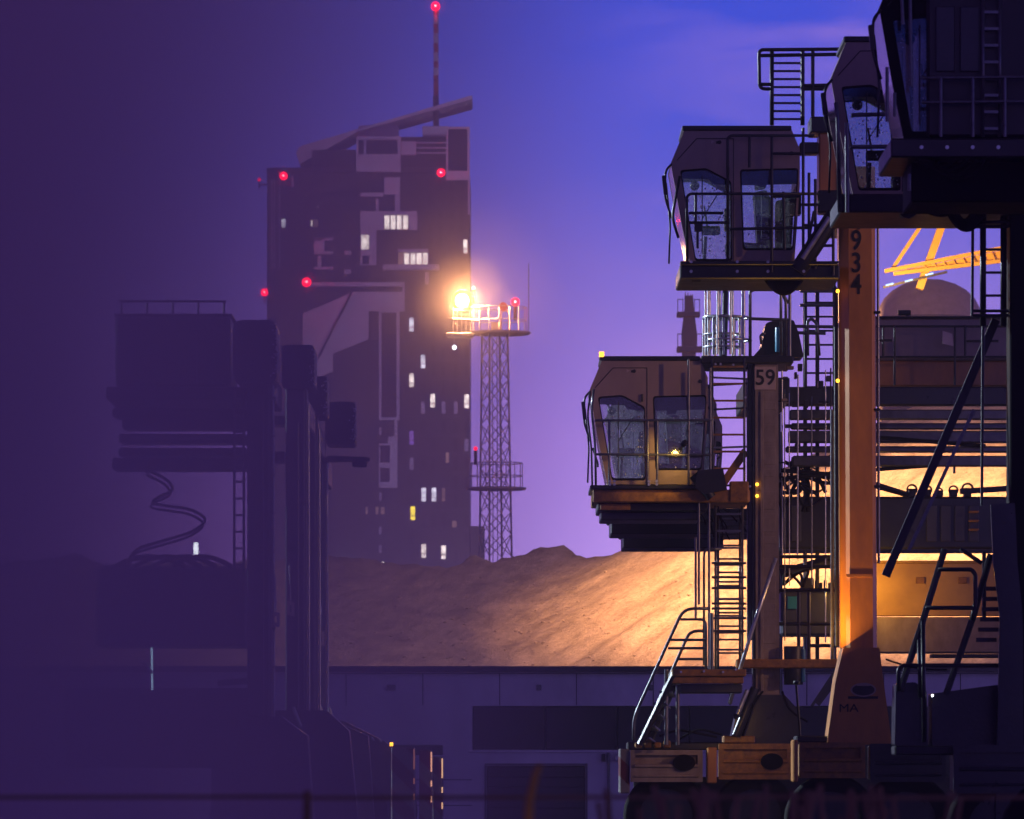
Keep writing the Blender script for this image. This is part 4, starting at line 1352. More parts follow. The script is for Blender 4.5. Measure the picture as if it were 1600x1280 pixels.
for pts in ([(1192, 1080), (1176, 1100), (1160, 1150)], [(1222, 1080), (1232, 1110), (1262, 1128)], [(1030, 1150), (1060, 1140), (1120, 1152)], [(1060, 1156), (1090, 1138), (1128, 1148)]):
    pipe(A, 'brake_hose', [G(*p, YA - .35) for p in pts], .02, M_RUBBER, .3)

# ---------------------------------------------------------------- two carriers beyond 59, mostly hidden by it
for (yy, lab) in ((107.5, 'dark straddle carrier just behind number 59, its cab deck showing below'), (114.5, 'dark straddle carrier parked second behind number 59, lowest deck edge visible')):
    E = thing('straddle_carrier', Vector((4.6, yy, 0)), lab, 'straddle carrier', 'straddle carriers parked on the right of the lane')
    k = YA / yy
    X0 = 1.42 + (yy - 100) * .052

    def XP(px):      # reuse the pixel layout of the first carrier at this depth
        return 800 + ((px - 925) * YA / F + X0) * F / yy

    def YP(py):
        return HY - (HY - py) * k
    cab(E, XP(922), YP(555), k, yy, False, 0, False)
    rbox(E, 'cab_platform', (XP(926), YP(765), XP(1170), YP(785)), yy - .3, yy + 2.1, M_BLACK, .02)
    rbox(E, 'underframe', (XP(930), YP(785.5), XP(1110), YP(808)), yy - .1, yy + 2.0, M_BLACK, .02)
    rbox(E, 'post', (XP(1180), YP(600), XP(1216), YP(1165)), yy, yy + .4, M_DARK, .02)
    rbox(E, 'bogie_beam', (XP(1140), YP(1165), XP(1640), YP(1240)), yy, yy + .9, M_BLACK, .02)
    thing_wheel(E, Vector((5.0, yy + .1, .72)), .72)
    thing_wheel(E, Vector((7.0, yy + .1, .72)), .72)

# ---------------------------------------------------------------- carrier with 4934 on its orange post
B = thing('straddle_carrier', G(1340, 1190, YB) + Vector((0, 0, -ZC)), 'tall straddle carrier with number 4934 on its orange post', 'straddle carrier', 'straddle carriers parked on the right of the lane')
cab(B, 1047, 195, 1.09, YB, False, 260, False)
rbox(B, 'cab_platform', (1062, 414, 1312, 436), YB - .3, YB + 2.0, M_BLACK, .02)
rbox(B, 'platform_edge', (1063, 408, 1310, 414), YB - .4, YB - .05, M_BLACK, .01)
plate(B, 'lamp_housing', [(1078, 436), (1098, 436), (1094, 440), (1082, 440)], YB, .4, M_BLACK)
guard(B, [[(1137, 410), (1137, 216), (1142, 212), (1272, 212)], [(1171, 212), (1171, 262)], [(1206, 212), (1206, 425)], [(1206, 240), (1252, 240)], [(1074, 410), (1073, 308), (1078, 303), (1280, 303)], [(1076, 333), (1130, 333)], [(1076, 348), (1140, 348)],
          [(1087, 303), (1087, 348)], [(1140, 358), (1262, 356)], [(1206, 307), (1250, 307)], [(1224, 300), (1226, 390)], [(1062, 275), (1050, 340), (1060, 372)], [(1255, 200), (1255, 420)], [(1255, 420), (1272, 330)],
          [(1264, 270), (1264, 420)], [(1274, 280), (1274, 420)], [(1252, 320), (1280, 320)], [(1255, 352), (1290, 352)], [(1255, 384), (1300, 384)], [(1302, 360), (1302, 430)]], YB - .33, .024, M_BLACK)
plate(B, 'switch_box', [(1085, 350), (1098, 350), (1098, 362), (1092, 362), (1092, 388), (1088, 388), (1088, 362), (1085, 362)], YB - .36, .05, M_BLACK)
plate(B, 'equipment_rack', [(1190, 302), (1202, 302), (1202, 372), (1190, 372)], YB + .3, .3, M_BLACK, (), 2)
plate(B, 'equipment_rack', [(1228, 304), (1252, 302), (1252, 335), (1224, 336)], YB + .3, .3, M_BLACK, (), 2)
for x in (1080, 1152, 1200, 1256):
    for y in (409, 424):
        disc(B, 'bolt', G(x, y, YB - .43), .025, .03, M_GALV, 8)
# roof ladder and its rails
ladder(B, 1206, 1254, 80, 196, YB + .6, 12.5, M_BLACK, None, 0, 'roof_ladder', .035)
guard(B, [[(1270, 182), (1270, 80)], [(1254, 80), (1254, 182)], [(1206, 139), (1187, 139), (1186, 82), (1190, 78), (1312, 77)], [(1188, 87), (1312, 85)], [(1188, 132), (1206, 132)], [(1254, 134), (1310, 133)], [(1254, 139), (1310, 139)]], YB + .5, .03, M_BLACK)
# orange hoist column beside the cab
rbox(B, 'hoist_column', (1280, 208, 1318, 330), YB + .1, YB + .8, M_ORANGE, .02)
rbox(B, 'column_head', (1266, 182, 1318, 207), YB + .05, YB + .9, M_BLACK, .02)
rbox(B, 'column_bracket', (1250, 222, 1279.5, 240), YB + .1, YB + .5, M_BLACK, .02)
rbox(B, 'column_foot', (1278, 297, 1312, 332), YB - .1, YB + .09, M_BLACK, .02)
rod(B, 'luffing_cylinder', G(1246, 424, YB - .3), G(1304, 336, YB - .3), .14, M_BLACK, 14)
rod(B, 'cylinder_rod', G(1254, 404, YB - .45), G(1296, 340, YB - .45), .04, M_GALV, 8)
for k in range(6):
    hose(B, 'hose', G(1196 + k * 5, 434, YB), G(1256 - k * 4, 430, YB), .27 - k * .03, .04, M_RUBBER)
hose(B, 'hose', G(1258, 434, YB), G(1290, 434, YB), -.0, .03, M_RUBBER)
# post
po = bmesh.new()
x0, x1 = G(1311, 0, YB).x, G(1368, 0, YB).x
z0, z1 = G(0, 1012, YB).z, G(0, 260, YB).z
ch = .15
prof = [(x0, YB + .19), (x0 + ch, YB), (x1 - ch * .45, YB), (x1, YB + .12), (x1, YB + .6), (x0, YB + .6)]
lo = [po.verts.new((x + .03, y, z0)) for x, y in prof]
hi = [po.verts.new((x, y, z1)) for x, y in prof]
for i in range(6):
    j = (i + 1) % 6
    po.faces.new((lo[i], lo[j], hi[j], hi[i]))
po.faces.new(lo[::-1]); po.faces.new(hi)
po = bm_put('post', po, M_ORANGE, B)
for ch_, y in (('4', 345), ('9', 377), ('3', 412), ('4', 446)):
    text(po, 'digit', ch_, 44 * YB / F, G(1338, y, YB - .006), M_TEXT, .8)
rbox(po, 'weld_band', (1322, 897, 1362, 902), YB - .012, YB - .001, M_ORANGE, .004)
rod(B, 'conduit', G(1371.5, 336, YB + .1), G(1373, 880, YB + .1), .022, M_DGALV)
for y in (340, 488, 640, 760):
    rbox(B, 'conduit_clip', (1366, y - 2, 1376, y + 2), YB + .04, YB + .16, M_BLACK, .006)
rod(B, 'side_pipe', G(1306, 450, YB + .2), G(1308, 1010, YB + .2), .035, M_BLACK)
rod(B, 'side_pipe', G(1300, 640, YB + .3), G(1300, 1030, YB + .3), .025, M_DGALV)
for y in (455, 595):
    disc(B, 'marker_lamp', G(1309, y, YB - .05), .03, .02, G_AMBER, 10)
ped = plate(B, 'pedestal', [(1318, 1012), (1374, 1012), (1380, 1060), (1394, 1164), (1292, 1164), (1306, 1062)], YB - .15, 1.0, M_ORANGE)
n = 24
c0 = G(1349, 1078, YB - .17)
ov = [c0 + Vector((math.cos(2 * math.pi * k / n) * 20 * YB / F, 0, math.sin(2 * math.pi * k / n) * 11 * YB / F)) for k in range(n)]
ovi = [c0 + Vector((math.cos(2 * math.pi * k / n) * 17.5 * YB / F, 0, math.sin(2 * math.pi * k / n) * 8.8 * YB / F)) for k in range(n)]
bm = bmesh.new(); bm_plate(bm, ov, [ovi], .018)
bm_put('oval_badge_ring', bm, M_CAB, ped)
bm = bmesh.new(); bm_plate(bm, [p + Vector((0, .006, 0)) for p in ovi], [], .01)
bm_put('oval_badge', bm, M_BLACK, ped)
rbox(ped, 'badge_band', (1339, 1068.5, 1359, 1072), YB - .168, YB - .1645, M_CAB, 0)
rbox(ped, 'badge_backing', (1325, 1088, 1372, 1092), YB - .162, YB - .151, M_BLACK, .002)
text(ped, 'lettering', 'MA', 18 * YB / F, G(1326, 1107, YB - .156), M_TEXT, 1.2, 0)
rbox(B, 'post', (1311, 300, 1368, 1012), YB + 5.0, YB + 5.5, M_DARK, .02)
rbox(B, 'head_beam', (1311, 290, 1368, 330), YB + .65, YB + 5.5, M_DARK, .02)
bogie(B, (1249, 1160, 1352, 1216), YB - .2, M_RUST)
bogie(B, (1360, 1162, 1478, 1222), YB - .2, M_DARK)
rbox(B, 'bogie_beam', (1244, 1150, 1500, 1160), YB + .0, YB + .9, M_BLACK, .02)
rbox(B, 'coupling_block', (1239, 1156, 1247, 1222), YB - .3, YB + .4, M_ORANGE, .02)
lamp('post_light', 'SPOT', G(1246, 1062, YB - .22), (1, .47, .07), 620, B, .05, G(1318, 850, YB), 90, .9)
rod(B, 'work_lamp', G(1244, 1069, YB - .2), G(1245, 1064, YB - .21), .05, M_BLACK)
bar(B, 'lamp_arm', G(1244, 1070, YB - .2), G(1250, 1150, YB + .1), .03, .03, M_BLACK)

# ---------------------------------------------------------------- third carrier, black against the sky
C = thing('straddle_carrier', G(1580, 1190, YC_) + Vector((0, 0, -ZC)), 'black straddle carrier standing right of the orange post, cab half hidden', 'straddle carrier', 'straddle carriers parked on the right of the lane')
cab(C, 1297, 55, 1.24, YC_, False, 260, False)
rbox(C, 'cab_platform', (1312, 303, 1640, 332), YC_ - .25, YC_ + 2.2, M_BLACK, .02)
guard(C, [[(1312, 332), (1309, 188), (1306, 160)], [(1324, 332), (1323, 192)], [(1330, 180), (1400, 178)], [(1328, 230), (1400, 229)]], YC_ - .3, .03, M_DGALV)
rbox(C, 'machine_house', (1432, 110, 1640, 300), YC_ + .2, YC_ + 2.4, M_BLACK, .04)
rbox(C, 'door', (1490, 172, 1506, 232), YC_ + .12, YC_ + .198, M_DARK, .01)
plate(C, 'bracket', [(1404, 332), (1436, 332), (1430, 336), (1420, 342), (1412, 340)], YC_, .3, M_BLACK)
for k in range(4):
    hose(C, 'hose', G(1484 + k * 3, 333, YC_), G(1536 - k * 5, 333, YC_), .22 - k * .03, .05, M_RUBBER)
hose(C, 'hose', G(1452, 332, YC_), G(1486, 333, YC_), .03, .03, M_RUBBER)
ladder(C, 1536, 1568, 336, 510, YC_ + .4, 36, M_BLACK, None, 0, 'ladder', .045)
guard(C, [[(1530, 348), (1580, 346)], [(1522, 354), (1580, 354)], [(1520, 486), (1580, 486)], [(1520, 493), (1580, 493)], [(1520, 350), (1519, 494)], [(1536, 510), (1534, 790)]], YC_ + .3, .022, M_BLACK)
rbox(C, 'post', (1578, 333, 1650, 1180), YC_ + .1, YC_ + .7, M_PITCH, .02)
plate(C, 'bent_post', [(1548, 788), (1586, 786), (1590, 880), (1598, 960), (1600, 1280), (1556, 1280), (1562, 960), (1552, 880)], YC_ + .0, .09, M_DARK, (), 2)
bar(C, 'boom_brace', G(1556, 500, YC_ + 1), G(1384, 900, YC_ + 1), .12, .12, M_BLACK)
bar(C, 'hydraulic_hose_run', G(1522, 640, YC_ + .9), G(1420, 860, YC_ + .9), .03, .05, M_DGALV)
stc = bmesh.new()
bm_pipe(stc, [G(1476, 858, YC_ + .2), G(1442, 970, YC_ + .2), G(1406, 1080, YC_ + .2)], .05, 7)
bm_pipe(stc, [G(1548, 866, YC_ + .5), G(1520, 965, YC_ + .5), G(1478, 1085, YC_ + .5)], .05, 7)
stc = bm_put('stair', stc, M_BLACK, C)
for pts in ([(1466, 890), (1518, 890), (1524, 898), (1524, 945), (1518, 970)], [(1446, 950), (1522, 950)], [(1500, 858), (1534, 880)], [(1404, 1080), (1404, 1046), (1410, 1040), (1570, 1040)], [(1442, 970), (1444, 1160)], [(1436, 1000), (1438, 1090)]):
    pipe(stc, 'handrail', [G(*p, YC_ + .1) for p in pts], .032, M_BLACK, .12)
for i in range(6):
    bar(stc, 'tread', G(1540 - i * 3, 920 + i * 16, YC_ + .3), G(1572 - i * 3, 920 + i * 16, YC_ + .3), .05, .06, M_BLACK)
rbox(C, 'side_post', (1535, 862, 1541, 966), YC_ + .6, YC_ + .7, M_BLACK, .01)
gb = plate(C, 'gearbox', [(1400, 1068), (1430, 1066), (1448, 1080), (1450, 1165), (1398, 1165)], YC_ + .5, .8, M_DARK, (), 3)
plate(C, 'gearbox', [(1456, 1084), (1500, 1078), (1560, 1070), (1562, 1165), (1456, 1165)], YC_ + .5, .8, M_DARK, (), 3)
bm = bmesh.new(); bmesh.ops.create_icosphere(bm, subdivisions=2, radius=.016)
for v in bm.verts: v.co += G(1457, 1087, YC_ + .2)
bm_put('indicator_lamp', bm, G_WHITE, C, True)
hose(C, 'cable', G(1384, 1030, YC_ + .5), G(1480, 1046, YC_ + .5), .05, .014, M_RUBBER)
bogie(C, (1490, 1164, 1640, 1240), YC_ - .1, M_DARK)
rbox(C, 'bogie_beam', (1398, 1165.5, 1640, 1180), YC_ + .2, YC_ + 1, M_BLACK, .02)
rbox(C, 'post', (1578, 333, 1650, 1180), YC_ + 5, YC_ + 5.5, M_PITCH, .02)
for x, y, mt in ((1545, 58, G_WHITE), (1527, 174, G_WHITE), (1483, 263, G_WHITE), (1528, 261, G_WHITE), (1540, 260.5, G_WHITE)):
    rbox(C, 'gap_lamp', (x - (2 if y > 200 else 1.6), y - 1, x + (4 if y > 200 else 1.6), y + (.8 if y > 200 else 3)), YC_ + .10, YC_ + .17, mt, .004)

# ---------------------------------------------------------------- fourth carrier, nearest
Dn = thing('straddle_carrier', G(1640, 1190, YD) + Vector((0, 0, -ZC)), 'nearest black straddle carrier filling the top right corner', 'straddle carrier', 'straddle carriers parked on the right of the lane')
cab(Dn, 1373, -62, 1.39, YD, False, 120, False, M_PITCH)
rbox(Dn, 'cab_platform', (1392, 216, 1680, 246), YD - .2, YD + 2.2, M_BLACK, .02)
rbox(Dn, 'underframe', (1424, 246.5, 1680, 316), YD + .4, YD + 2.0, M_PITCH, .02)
rbox(Dn, 'machine_house', (1448, -80, 1700, 215), YD - .05, YD + 2.4, M_BLACK, .04)
guard(Dn, [[(1386, 190), (1386, 105)], [(1424, 135), (1422, -10)], [(1398, 182), (1398, 145)], [(1411, 38), (1409, -10)], [(1421, 298), (1421, 272)]], YD - .3, .022, M_DGALV)
for x in (1470, 1520, 1570):
    rod(Dn, 'rail_post', G(x, 214, YD - .35), G(x, 120, YD - .35), .022, M_DGALV)
for y in (122, 160):
    rod(Dn, 'guard_rail', G(1440, y, YD - .35), G(1640, y - 2, YD - .35), .022, M_DGALV)
ladder(Dn, 1536, 1562, -20, 214, YD - .2, 26, M_DGALV)
for x in (1462, 1500):
    rbox(Dn, 'door_panel', (x, 10, x + 30, 112), YD - .09, YD - .051, M_DARK, .012)
for k in range(4):
    hose(Dn, 'hose', G(1430 + k * 9, 246, YD + .1), G(1500 + k * 14, 246, YD + .1), .12 + .05 * k, .03, M_RUBBER)
for x in (1440, 1480, 1520, 1560):
    disc(Dn, 'bolt', G(x, 230, YD - .23), .025, .03, M_GALV, 8)
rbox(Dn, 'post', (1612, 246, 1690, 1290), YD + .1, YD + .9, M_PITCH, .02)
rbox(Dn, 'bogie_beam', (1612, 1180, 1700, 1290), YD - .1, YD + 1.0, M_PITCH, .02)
thing_wheel(Dn, Vector((6.9, YD - .5, .75)), .75)

# ---------------------------------------------------------------- yellow container between the machines
yp = rbox(A, 'yellow_side_panel', (1366, 879, 1640, 963), YA + 1.2, YA + 1.3, M_CREAM, .02)
rbox(yp, 'panel_lip', (1366, 876, 1640, 879.5), YA + 1.14, YA + 1.198, M_CREAM, .01)
for x in (1431, 1497):
    rbox(yp, 'hatch', (x, 902, x + 14, 912), YA + 1.17, YA + 1.198, M_RUST, .006)
rod(A, 'work_lamp', G(1352, 935, YA + .2), G(1352, 929, YA + .2), .06, G_AMBER, 10)
rod(A, 'work_lamp_stem', G(1352, 964, YA + .9), G(1352, 935, YA + .2), .02, M_BLACK)
lamp('panel_light', 'POINT', G(1354, 920, YA + .25), (1, .48, .05), 55, A, .05)

# ================================================================ LEFT ROW
def left_carrier(lab, Y, post, head, house=None, arm=False, tag=None, beams=(), rounded=10):
    (px0, px1, pt, pb) = post
    K = thing('straddle_carrier', G((px0 + px1) / 2, 1190, Y) + Vector((0, 0, -ZC)), lab, 'straddle carrier', 'straddle carriers parked on the left of the lane')
    pb_ = rbox(K, 'post', (px0, pt, px1, pb), Y, Y + .5, M_NAVY, .02)
    rbox(pb_, 'edge_strip', (px1 - 7, pt + 8, px1 - 4, pb), Y - .03, Y - .001, M_DGALV, .008)
    rbox(K, 'post', (px0, pt + 20, px1, pb), Y + 4.4, Y + 4.9, M_NAVY, .02)
    rbox(K, 'head_beam', (px0, pt + 20, px1, pt + 60), Y + .51, Y + 4.4, M_NAVY, .02)
    rod(K, 'conduit', G(px1 + 2, pt + 30, Y + .2), G(px1 + 3, pb, Y + .2), .018, M_GALV)
    rod(K, 'conduit', G(px1 - 14, pt + 60, Y - .03), G(px1 - 14, pb, Y - .03), .016, M_DGALV)
    x0, y0, x1, y1 = head
    hd = plate(K, 'head_box', [(x0, y0), (x1, y0), (x1, y1), (x0, y1)], Y - .4, 1.4, M_BLACK, (), rounded)
    bmd = bmesh.new()
    for _ in range(90):
        g_ = bmesh.ops.create_icosphere(bmd, subdivisions=1, radius=random.choice((.009, .012, .016)))
        if random.random() < .6:
            c = G(x1 + .3, random.uniform(y0 + 7, y1 - 6), Y - .4) + Vector((0, random.uniform(0, .5), 0))
        else:
            c = G(x1 - .4 - random.random() ** 3 * 10, random.uniform(y0 + 6, y1 - 3), Y - .405)
        for v in g_['verts']:
            v.co += c
    bm_put('raindrops', bmd, M_DROP, hd, True, kind='stuff')
    if house:
        hs = rbox(K, 'machine_house', house, Y + .6, Y + 3.0, M_NAVY, .04)
        rbox(hs, 'house_roof', (house[0] - 3, house[1] - 4, house[2] + 3, house[1] - .2), Y + .5, Y + 3.1, M_BLACK, .02)
        rbox(K, 'house_base', (house[0] - 15, house[3] + .5, px0, house[3] + 20), Y + .5, Y + 3.0, M_BLACK, .02)
    for (bx0, by0, bx1, by1, dy) in beams:
        rbox(K, 'spreader_beam', (bx0, by0, bx1, by1), Y + dy, Y + dy + .8, M_WET, .025)
    if arm:
        ax, ay = arm
        lm = plate(K, 'lamp_arm', [(px1 - 8, ay + 4), (px1 + 4, ay - 4), (ax - 4, ay - 2), (ax, ay), (ax, ay + 4), (ax - 4, ay + 5), (px1 + 6, ay + 6), (px1 - 8, ay + 12)], Y - .1, .2, M_BLACK)
        rbox(lm, 'lamp_head', (ax - 28, ay + 5, ax - 5, ay + 13), Y - .2, Y + .2, M_BLACK, .02)
    if tag:
        tx, ty = tag
        rod(K, 'tag_cord', G(tx, ty, Y - .35), G(tx - 2, ty - 56, Y - .2), .012, M_GALV, 6)
        plate(K, 'hanging_tag', [(tx - 6, ty), (tx + 6, ty + 3), (tx + 6, ty + 26), (tx - 6, ty + 22)], Y - .36, .02, M_TAG, [[(tx - 1.5, ty + 8), (tx + 1.5, ty + 8), (tx + 1.5, ty + 19), (tx - 1.5, ty + 18)]])
    return K


L1 = left_carrier('dim navy straddle carrier furthest left with machine house and wide post', 90, (386, 425, 560, 1120), (364, 500, 432, 600), (180, 494, 360, 604), None, (431, 955),
                  ((175, 638, 386, 652, .4), (190, 656, 386, 670, 1.0), (185, 678, 386, 692, .7), (185, 700, 386, 712, 1.3), (175, 716, 386, 734, .3)), 16)
for pts in ([(232, 735), (262, 750), (272, 766), (228, 786), (300, 796), (326, 812), (300, 832), (210, 858), (196, 888)],):
    pipe(L1, 'hose', [G(*p, 90.6) for p in pts], .026, M_RUBBER, .5)
    pipe(L1, 'hose', [G(p[0] - 3, p[1] + 7, 90.8) for p in pts], .022, M_RUBBER, .5)
rbox(L1, 'lower_machinery', (150, 885, 386, 1010), 91, 93, M_NAVY, .04)
for k in range(4):
    hose(L1, 'hose', G(180 + k * 30, 885, 91), G(290 + k * 24, 886, 91), -.16, .04, M_RUBBER)
rbox(L1, 'lower_machinery', (100, 1075, 420, 1200), 90.5, 92.5, M_NAVY, .04)
rod(L1, 'strut', G(340, 1068, 90.5), G(386, 1064, 90.5), .05, M_NAVY)
rod(L1, 'glowing_rod', G(237, 1012, 90.4), G(238, 1078, 90.4), .018, G_TUBE, 8)  # bright sheen of a lit rod put in as emission
pipe(L1, 'hook', [G(219, 1036, 90.35), G(226, 1034, 90.35), G(232, 1046, 90.35), G(239, 1052, 90.35)], .03, M_GALV, .1)
for x, y in ((232, 735), (196, 882)):
    rbox(L1, 'hose_clamp', (x - 6, y - 4, x + 8, y + 3), 90.5, 90.9, M_BLACK, .01)
for x in (225, 270, 315):
    rbox(L1, 'panel_seam', (x, 497, x + 1.2, 602), 90.58, 90.598, M_BLACK, 0)
rbox(L1, 'access_door', (282, 520, 308, 602), 90.56, 90.599, M_NAVY, .01)
for x in (190, 230, 270, 310, 350):
    rod(L1, 'roof_stanchion', G(x, 490, 90.7), G(x, 470, 90.7), .02, M_DGALV)
rod(L1, 'roof_rail', G(186, 471, 90.7), G(354, 471, 90.7), .02, M_DGALV)
ladder(L1, 366, 381, 610, 900, 90.1, 26, M_DGALV)
for y in range(620, 1100, 60):
    rbox(L1, 'cable_clip', (424, y, 431, y + 4), 89.94, 90.0, M_DGALV, .005)
for (xa, ya, xb, yb) in ((190, 636, 380, 645), (200, 692, 384, 684)):
    rod(L1, 'wire_rope', G(xa, ya, 90.1), G(xb, yb, 90.1), .02, M_RUBBER, 6)
L2 = left_carrier('dim navy straddle carrier second from left with a rain-beaded square head box', 95, (446, 480, 600, 1130), (440, 539, 491, 606), None, None, (454, 938), ((250, 650, 446, 664, .5), (250, 705, 446, 722, .5)), 7)
L3 = left_carrier('dim navy straddle carrier third from left with a narrow head box', 101, (474, 497, 640, 1120), (476, 588, 511, 650), None, None, None, (), 6)
L4 = left_carrier('dim navy straddle carrier at the lane end with a lamp arm reaching right', 107, (490, 509, 690, 1120), (508, 628, 555, 694), None, (578, 716), (501, 984), (), 7)
pipe(L4, 'rope_bundle', [G(494, 892, 106.6), G(499, 900, 106.6), G(494, 925, 106.6), G(500, 945, 106.6), G(501, 984, 106.6)], .03, M_GALV, .1)
# sloping lower frames with glinting cylinders
for (x0, y0, x1, y1, Y, par) in ((458, 1105, 470, 1135, 95, L2), (498, 1098, 505, 1116, 107, L4), (514, 1105, 520, 1124, 107, L4)):
    rod(par, 'cylinder_rod', G(x0, y0, Y - .5), G(x1, y1, Y - .5), .03, M_GALV, 8)
for par, Y, pts in ((L2, 95, [(380, 1110), (510, 1110), (545, 1142), (560, 1290), (380, 1290)]), (L3, 101, [(470, 1118), (530, 1130), (575, 1150), (585, 1290), (470, 1290)])):
    plate(par, 'pedestal', pts, Y - .2, .9, M_NAVY)
plate(L4, 'pedestal', [(490, 1118), (540, 1128), (600, 1158), (612, 1168), (612, 1290), (490, 1290)], 106.8, .9, M_NAVY)
plate(L1, 'pedestal', [(330, 1120), (440, 1120), (480, 1150), (490, 1300), (330, 1300)], 89.6, .9, M_NAVY)
for i, (x0, x1, y0, Y, par) in enumerate(((611, 648, 1168, 104, L3), (655, 675, 1172, 106.5, L4), (675.5, 692, 1182, 108, L4))):
    bp_ = rbox(par, 'bumper', (x0, y0, x1, 1300), Y, Y + 1.0, M_CHEVRON, .02)
    rod(bp_, 'glowing_strip', G(x1 - 1, y0 + 3, Y - .03), G(x1 - 1, y0 + 34, Y - .03), .016, glow('marker_strip_%d' % i, (1, .35 + .1 * i, .3), 1.2 if i else .25), 6)  # orange glint of the strips put in as emission
    rod(bp_, 'glowing_strip', G(x1 - 1, y0 + 48, Y - .03), G(x1 - 1, y0 + 57, Y - .03), .016, bpy.data.materials['marker_strip_%d' % i], 6)
    rod(bp_, 'glowing_strip', G(x1 - 1, y0 + 72, Y - .03), G(x1 - 1, y0 + 82, Y - .03), .016, bpy.data.materials['marker_strip_%d' % i], 6)
rbox(L4, 'bumper_beam', (560, 1164, 692, 1180), 108.2, 109, M_NAVY, .02)
rbox(L4, 'side_marker', (609, 1160, 614, 1166), 106.6, 106.7, G_AMBER, .004)
for x, y in ((566, 1152), (580, 1152), (592, 1154), (552, 1163)):
    rod(L4, 'hose_fitting', G(x, y, 106.6), G(x + 4, y + 6, 106.6), .025, M_GALV, 8)
for x, Y, par in ((400, 90.5, L1), (470, 95.5, L2), (540, 101.5, L3), (590, 107.5, L4)):
    c = G(x, 1290, Y)
    thing_wheel(par, Vector((c.x, Y, .75)), .75)

# far lamps between the rows
Ln = thing('yard_lamp', G(306, 1190, 600) + Vector((0, 0, -ZC)), 'bright white yard lamp seen under the left machine house', 'lamp')
rbox(Ln, 'lamp_head', (302.5, 848, 309.5, 867), 600, 600.4, G_WHITE, .05)
rod(Ln, 'pole', G(306, 867, 600.6), Vector((G(306, 0, 600).x, 600.6, 0)), .16, M_DGALV)
rbox(tw, 'porch_lamp', (535, 877, 546, 885), TY - 1.4, TY - 1.0, G_WHITE, .05)
bar(tw, 'lamp_arm', G(540, 881, TY - .98), G(540, 881, TY - .05), .2, .2, M_FACADE)

# ================================================================ FOREGROUND FENCE AND PLANTS
fn = thing('low_fence', Vector((0, 24, 0)), 'out of focus brown rail fence along the bottom edge', 'fence')
for (px0, px1) in ((-420, 480), (483, 1238), (1241, 2050)):
    a, b_ = G(px0, 1247, 24), G(px1, 1245, 24)
    bar(fn, 'rail', a, b_, .012, .016, M_TWIG)
for px in (480, 1240, 1262):
    p = G(px, 1236, 24)
    rod(fn, 'fence_post', Vector((p.x, p.y, 0)), p, .018, M_TWIG, 10)


def shrub(name, px, Y, n, top, lab, mat=M_TWIG, spread=.25, hh=0.0):
    base = Vector((G(px, 0, Y).x, Y, 0))
    S = thing(name, base, lab, 'shrub', 'bare shrubs along the fence')
    for i in range(n):
        bmx = bmesh.new()
        tx, ty = random.uniform(-spread, spread), random.uniform(-.2, .2)
        zt = G(0, top + random.uniform(0, 40), Y).z
        pts = []
        for k in range(7):
            t = k / 6
            pts.append(base + Vector((tx * t ** 1.6 + random.uniform(-.01, .01), ty * t, zt * t)))
        bm_pipe(bmx, pts, .011, 5)
        for _ in range(3):
            k = random.randint(3, 5)
            e = pts[k] + Vector((random.uniform(-.12, .12), random.uniform(-.1, .1), random.uniform(.06, .16)))
            bm_pipe(bmx, [pts[k], pts[k].lerp(e, .5) + Vector((0, 0, .01)), e], .007, 4)
        bm_put('stem', bmx, mat, S, True)


for i, (px, lab) in enumerate(((1010, 'bare blurred shrub at the bottom edge left of the bogies'), (1110, 'bare blurred shrub below the gap between two bogies'), (1180, 'bare blurred shrub under the middle orange bogie'),
                               (1300, 'bare blurred shrub at the bottom under the orange post'), (1420, 'bare blurred shrub at the bottom right corner'))):
    shrub('bare_shrub', px, 22 + i * .5, 7, 1225, lab)
rd = thing('dry_reed', Vector((G(822, 0, 20).x, 20, 0)), 'single blurred orange-brown reed blade rising in front of the dark door', 'reed')
bmr = bmesh.new()
pl = [(-.004, 0), (0.0, .8), (.004, 1.42), (.012, 1.56), (.035, 1.66), (.05, 1.69)]
prev = None
for i, (dx, z) in enumerate(pl):
    w = .022 * (1 - .55 * i / 5)
    b0 = Vector((G(822, 0, 20).x + dx, 20, z))
    ring = [bmr.verts.new(b0 + Vector((sx_ * w, sy_ * .008, 0))) for sx_, sy_ in ((-1, 0), (0, -1), (1, 0), (0, 1))]
    if prev:
        for k in range(4):
            bmr.faces.new((prev[k], prev[(k + 1) % 4], ring[(k + 1) % 4], ring[k]))
    prev = ring
bmr.faces.new(prev)
bm_put('blade', bmr, M_REED, rd, True)

# ================================================================ LAMPS OF THE YARD (out of the frame)
def mast_light(lab, x, y, h, aim, colr, power, angle, blend=.7, size=.4):
    t = thing('floodlight_mast', Vector((x, y, 0)), lab, 'light mast')
    rod(t, 'mast', (x, y, 0), (x, y, h), .15, M_GALV, 12)
    d = (Vector(aim) - Vector((x, y, h))).normalized()
    c = Vector((x, y, h + .25))
    bar(t, 'floodlight_housing', c - d * .25, c + d * .05, .7, .5, M_DGALV)
    bar(t, 'floodlight_lens', c + d * .06, c + d * .08, .6, .4, glow('lens', colr, 8))
    lamp('floodlight', 'SPOT', c + d * .3, colr, power, t, size, aim, angle, blend)
    return t


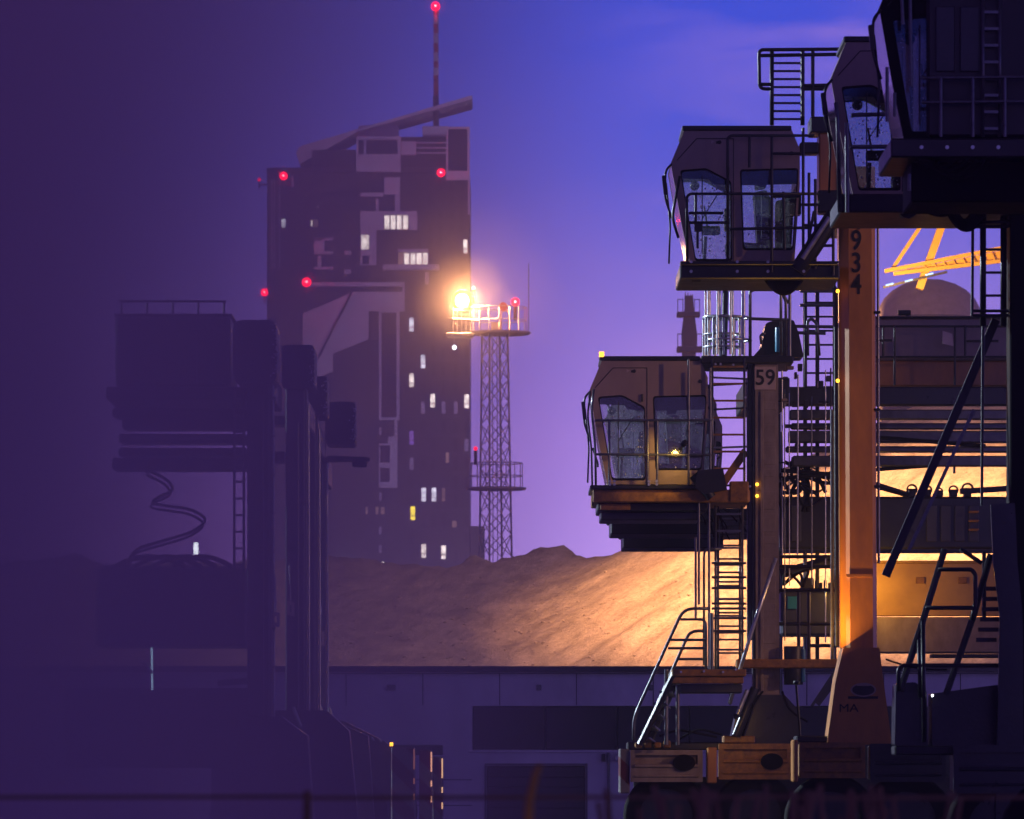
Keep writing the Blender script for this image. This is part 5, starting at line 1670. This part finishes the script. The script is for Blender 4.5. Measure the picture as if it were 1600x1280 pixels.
fm = mast_light('tall floodlight mast behind the black carriers shining on the sand heap', 15.9, 179, 38, (12.0, 206, 5.5), (1.0, .47, .165), 680000, 36, 1.0)
lamp('heap_fill_light', 'SPOT', (15.5, 179.5, 36.5), (1.0, .58, .60), 42000, fm, .3, (-3, 212, 6), 90, 1.0)  # added fill lamp, brightens the dim left side of the heap
bar(fm, 'heap_fill_housing', (15.6, 179.0, 36.6), (15.55, 179.3, 36.55), .6, .5, M_DGALV)
mast_light('white floodlight mast beyond the left edge of the lane', -55, 128, 26, (5, 98, 9), (.72, .86, 1.0), 360000, 32, .8)
mast_light('sodium floodlight mast beyond the right edge in front of the row', 50, 70, 15, (4.0, 97, 7.4), (1.0, .52, .26), 27000, 14.5, .6)

# ================================================================ AIR
def volume(name, colr, density, aniso=0.0):
    m = bpy.data.materials.new(name)
    m.use_nodes = True
    t = m.node_tree
    t.nodes.clear()
    v = t.nodes.new("ShaderNodeVolumePrincipled")
    v.inputs['Color'].default_value = (*colr, 1)
    v.inputs['Density'].default_value = density
    v.inputs['Anisotropy'].default_value = aniso
    o = t.nodes.new("ShaderNodeOutputMaterial")
    t.links.new(v.outputs[0], o.inputs['Volume'])
    return m


block(None, 'haze', (-160, -30, -1.6), (160, 900, 118), volume('haze_air', (1.0, .80, 1.0), 5.0e-4), 0, kind='stuff')

# volume added to imitate an out-of-focus veil over the left of the lane
near, far = [], []
N_ = 60
for i in range(N_ + 1):
    s = i / N_
    x = .9 - 15.6 * s
    near.append((x, 38 - 2 * s))
    far.append((x, min(88.0, 38.02 + 97.0 * s * s / (s + .045))))
prof = near + far[::-1]
bm = bmesh.new()
lo = [bm.verts.new((x, y, .05)) for x, y in prof]
hi = [bm.verts.new((x, y, 15 )) for x, y in prof]
m_ = len(prof)
for i in range(m_):
    j = (i + 1) % m_
    bm.faces.new((lo[i], lo[j], hi[j], hi[i]))
for i in range(N_):
    a, b_ = i, m_ - 1 - i
    bm.faces.new((lo[a], lo[a + 1], lo[b_ - 1], lo[b_]))
    bm.faces.new((hi[a], hi[a + 1], hi[b_ - 1], hi[b_]))
bm_put('veil_volume', bm, volume('veil_air', (1.0, .72, .88), .092), None, kind='stuff', label='added purple veil volume over the left row of carriers', cat='veil')

# volumes added round the lamps to imitate their bloom, denser near the floodlight
def bloom_sphere(c, r, dens, parent=None, **kw):
    bm = bmesh.new()
    bmesh.ops.create_uvsphere(bm, u_segments=28, v_segments=18, radius=r)
    for v in bm.verts:
        v.co += c
    return bm_put('bloom_volume', bm, volume('bloom_air', (1, 1, 1), dens), parent, True, kind='stuff', **kw)


fc = G(723, 469, LY - .6)
for r_, d_, lab in ((1.6, .006, 'added bright bloom volume close around the floodlight'), (3.6, .003, 'added bloom volume around the floodlight platform'), (7.5, .0011, 'faint wide added bloom volume around the floodlight')):
    bloom_sphere(fc, r_, d_, None, label=lab, cat='bloom_volume')
for c, r, par in BLOOM_SPOTS:
    bloom_sphere(c, r, .03, par)

sl = thing('facade_fill_light', Vector((-12, 640, 0)), 'added fill light, unseen behind the sand heap, brightening the tower front', 'fill light')  # added fill lamp with no visible source, brightens the tower facade
rod(sl, 'pole', (-12, 640, 0), (-12, 640, 12), .12, M_DGALV)
bar(sl, 'lamp_head', (-12, 640, 12), (-12, 641.2, 12.2), .4, .25, M_DGALV)
lamp('facade_fill', 'SPOT', (-12, 641.3, 12), (.78, .55, 1.0), 300000, sl, .3, (-18, 800, 50), 95, .6)
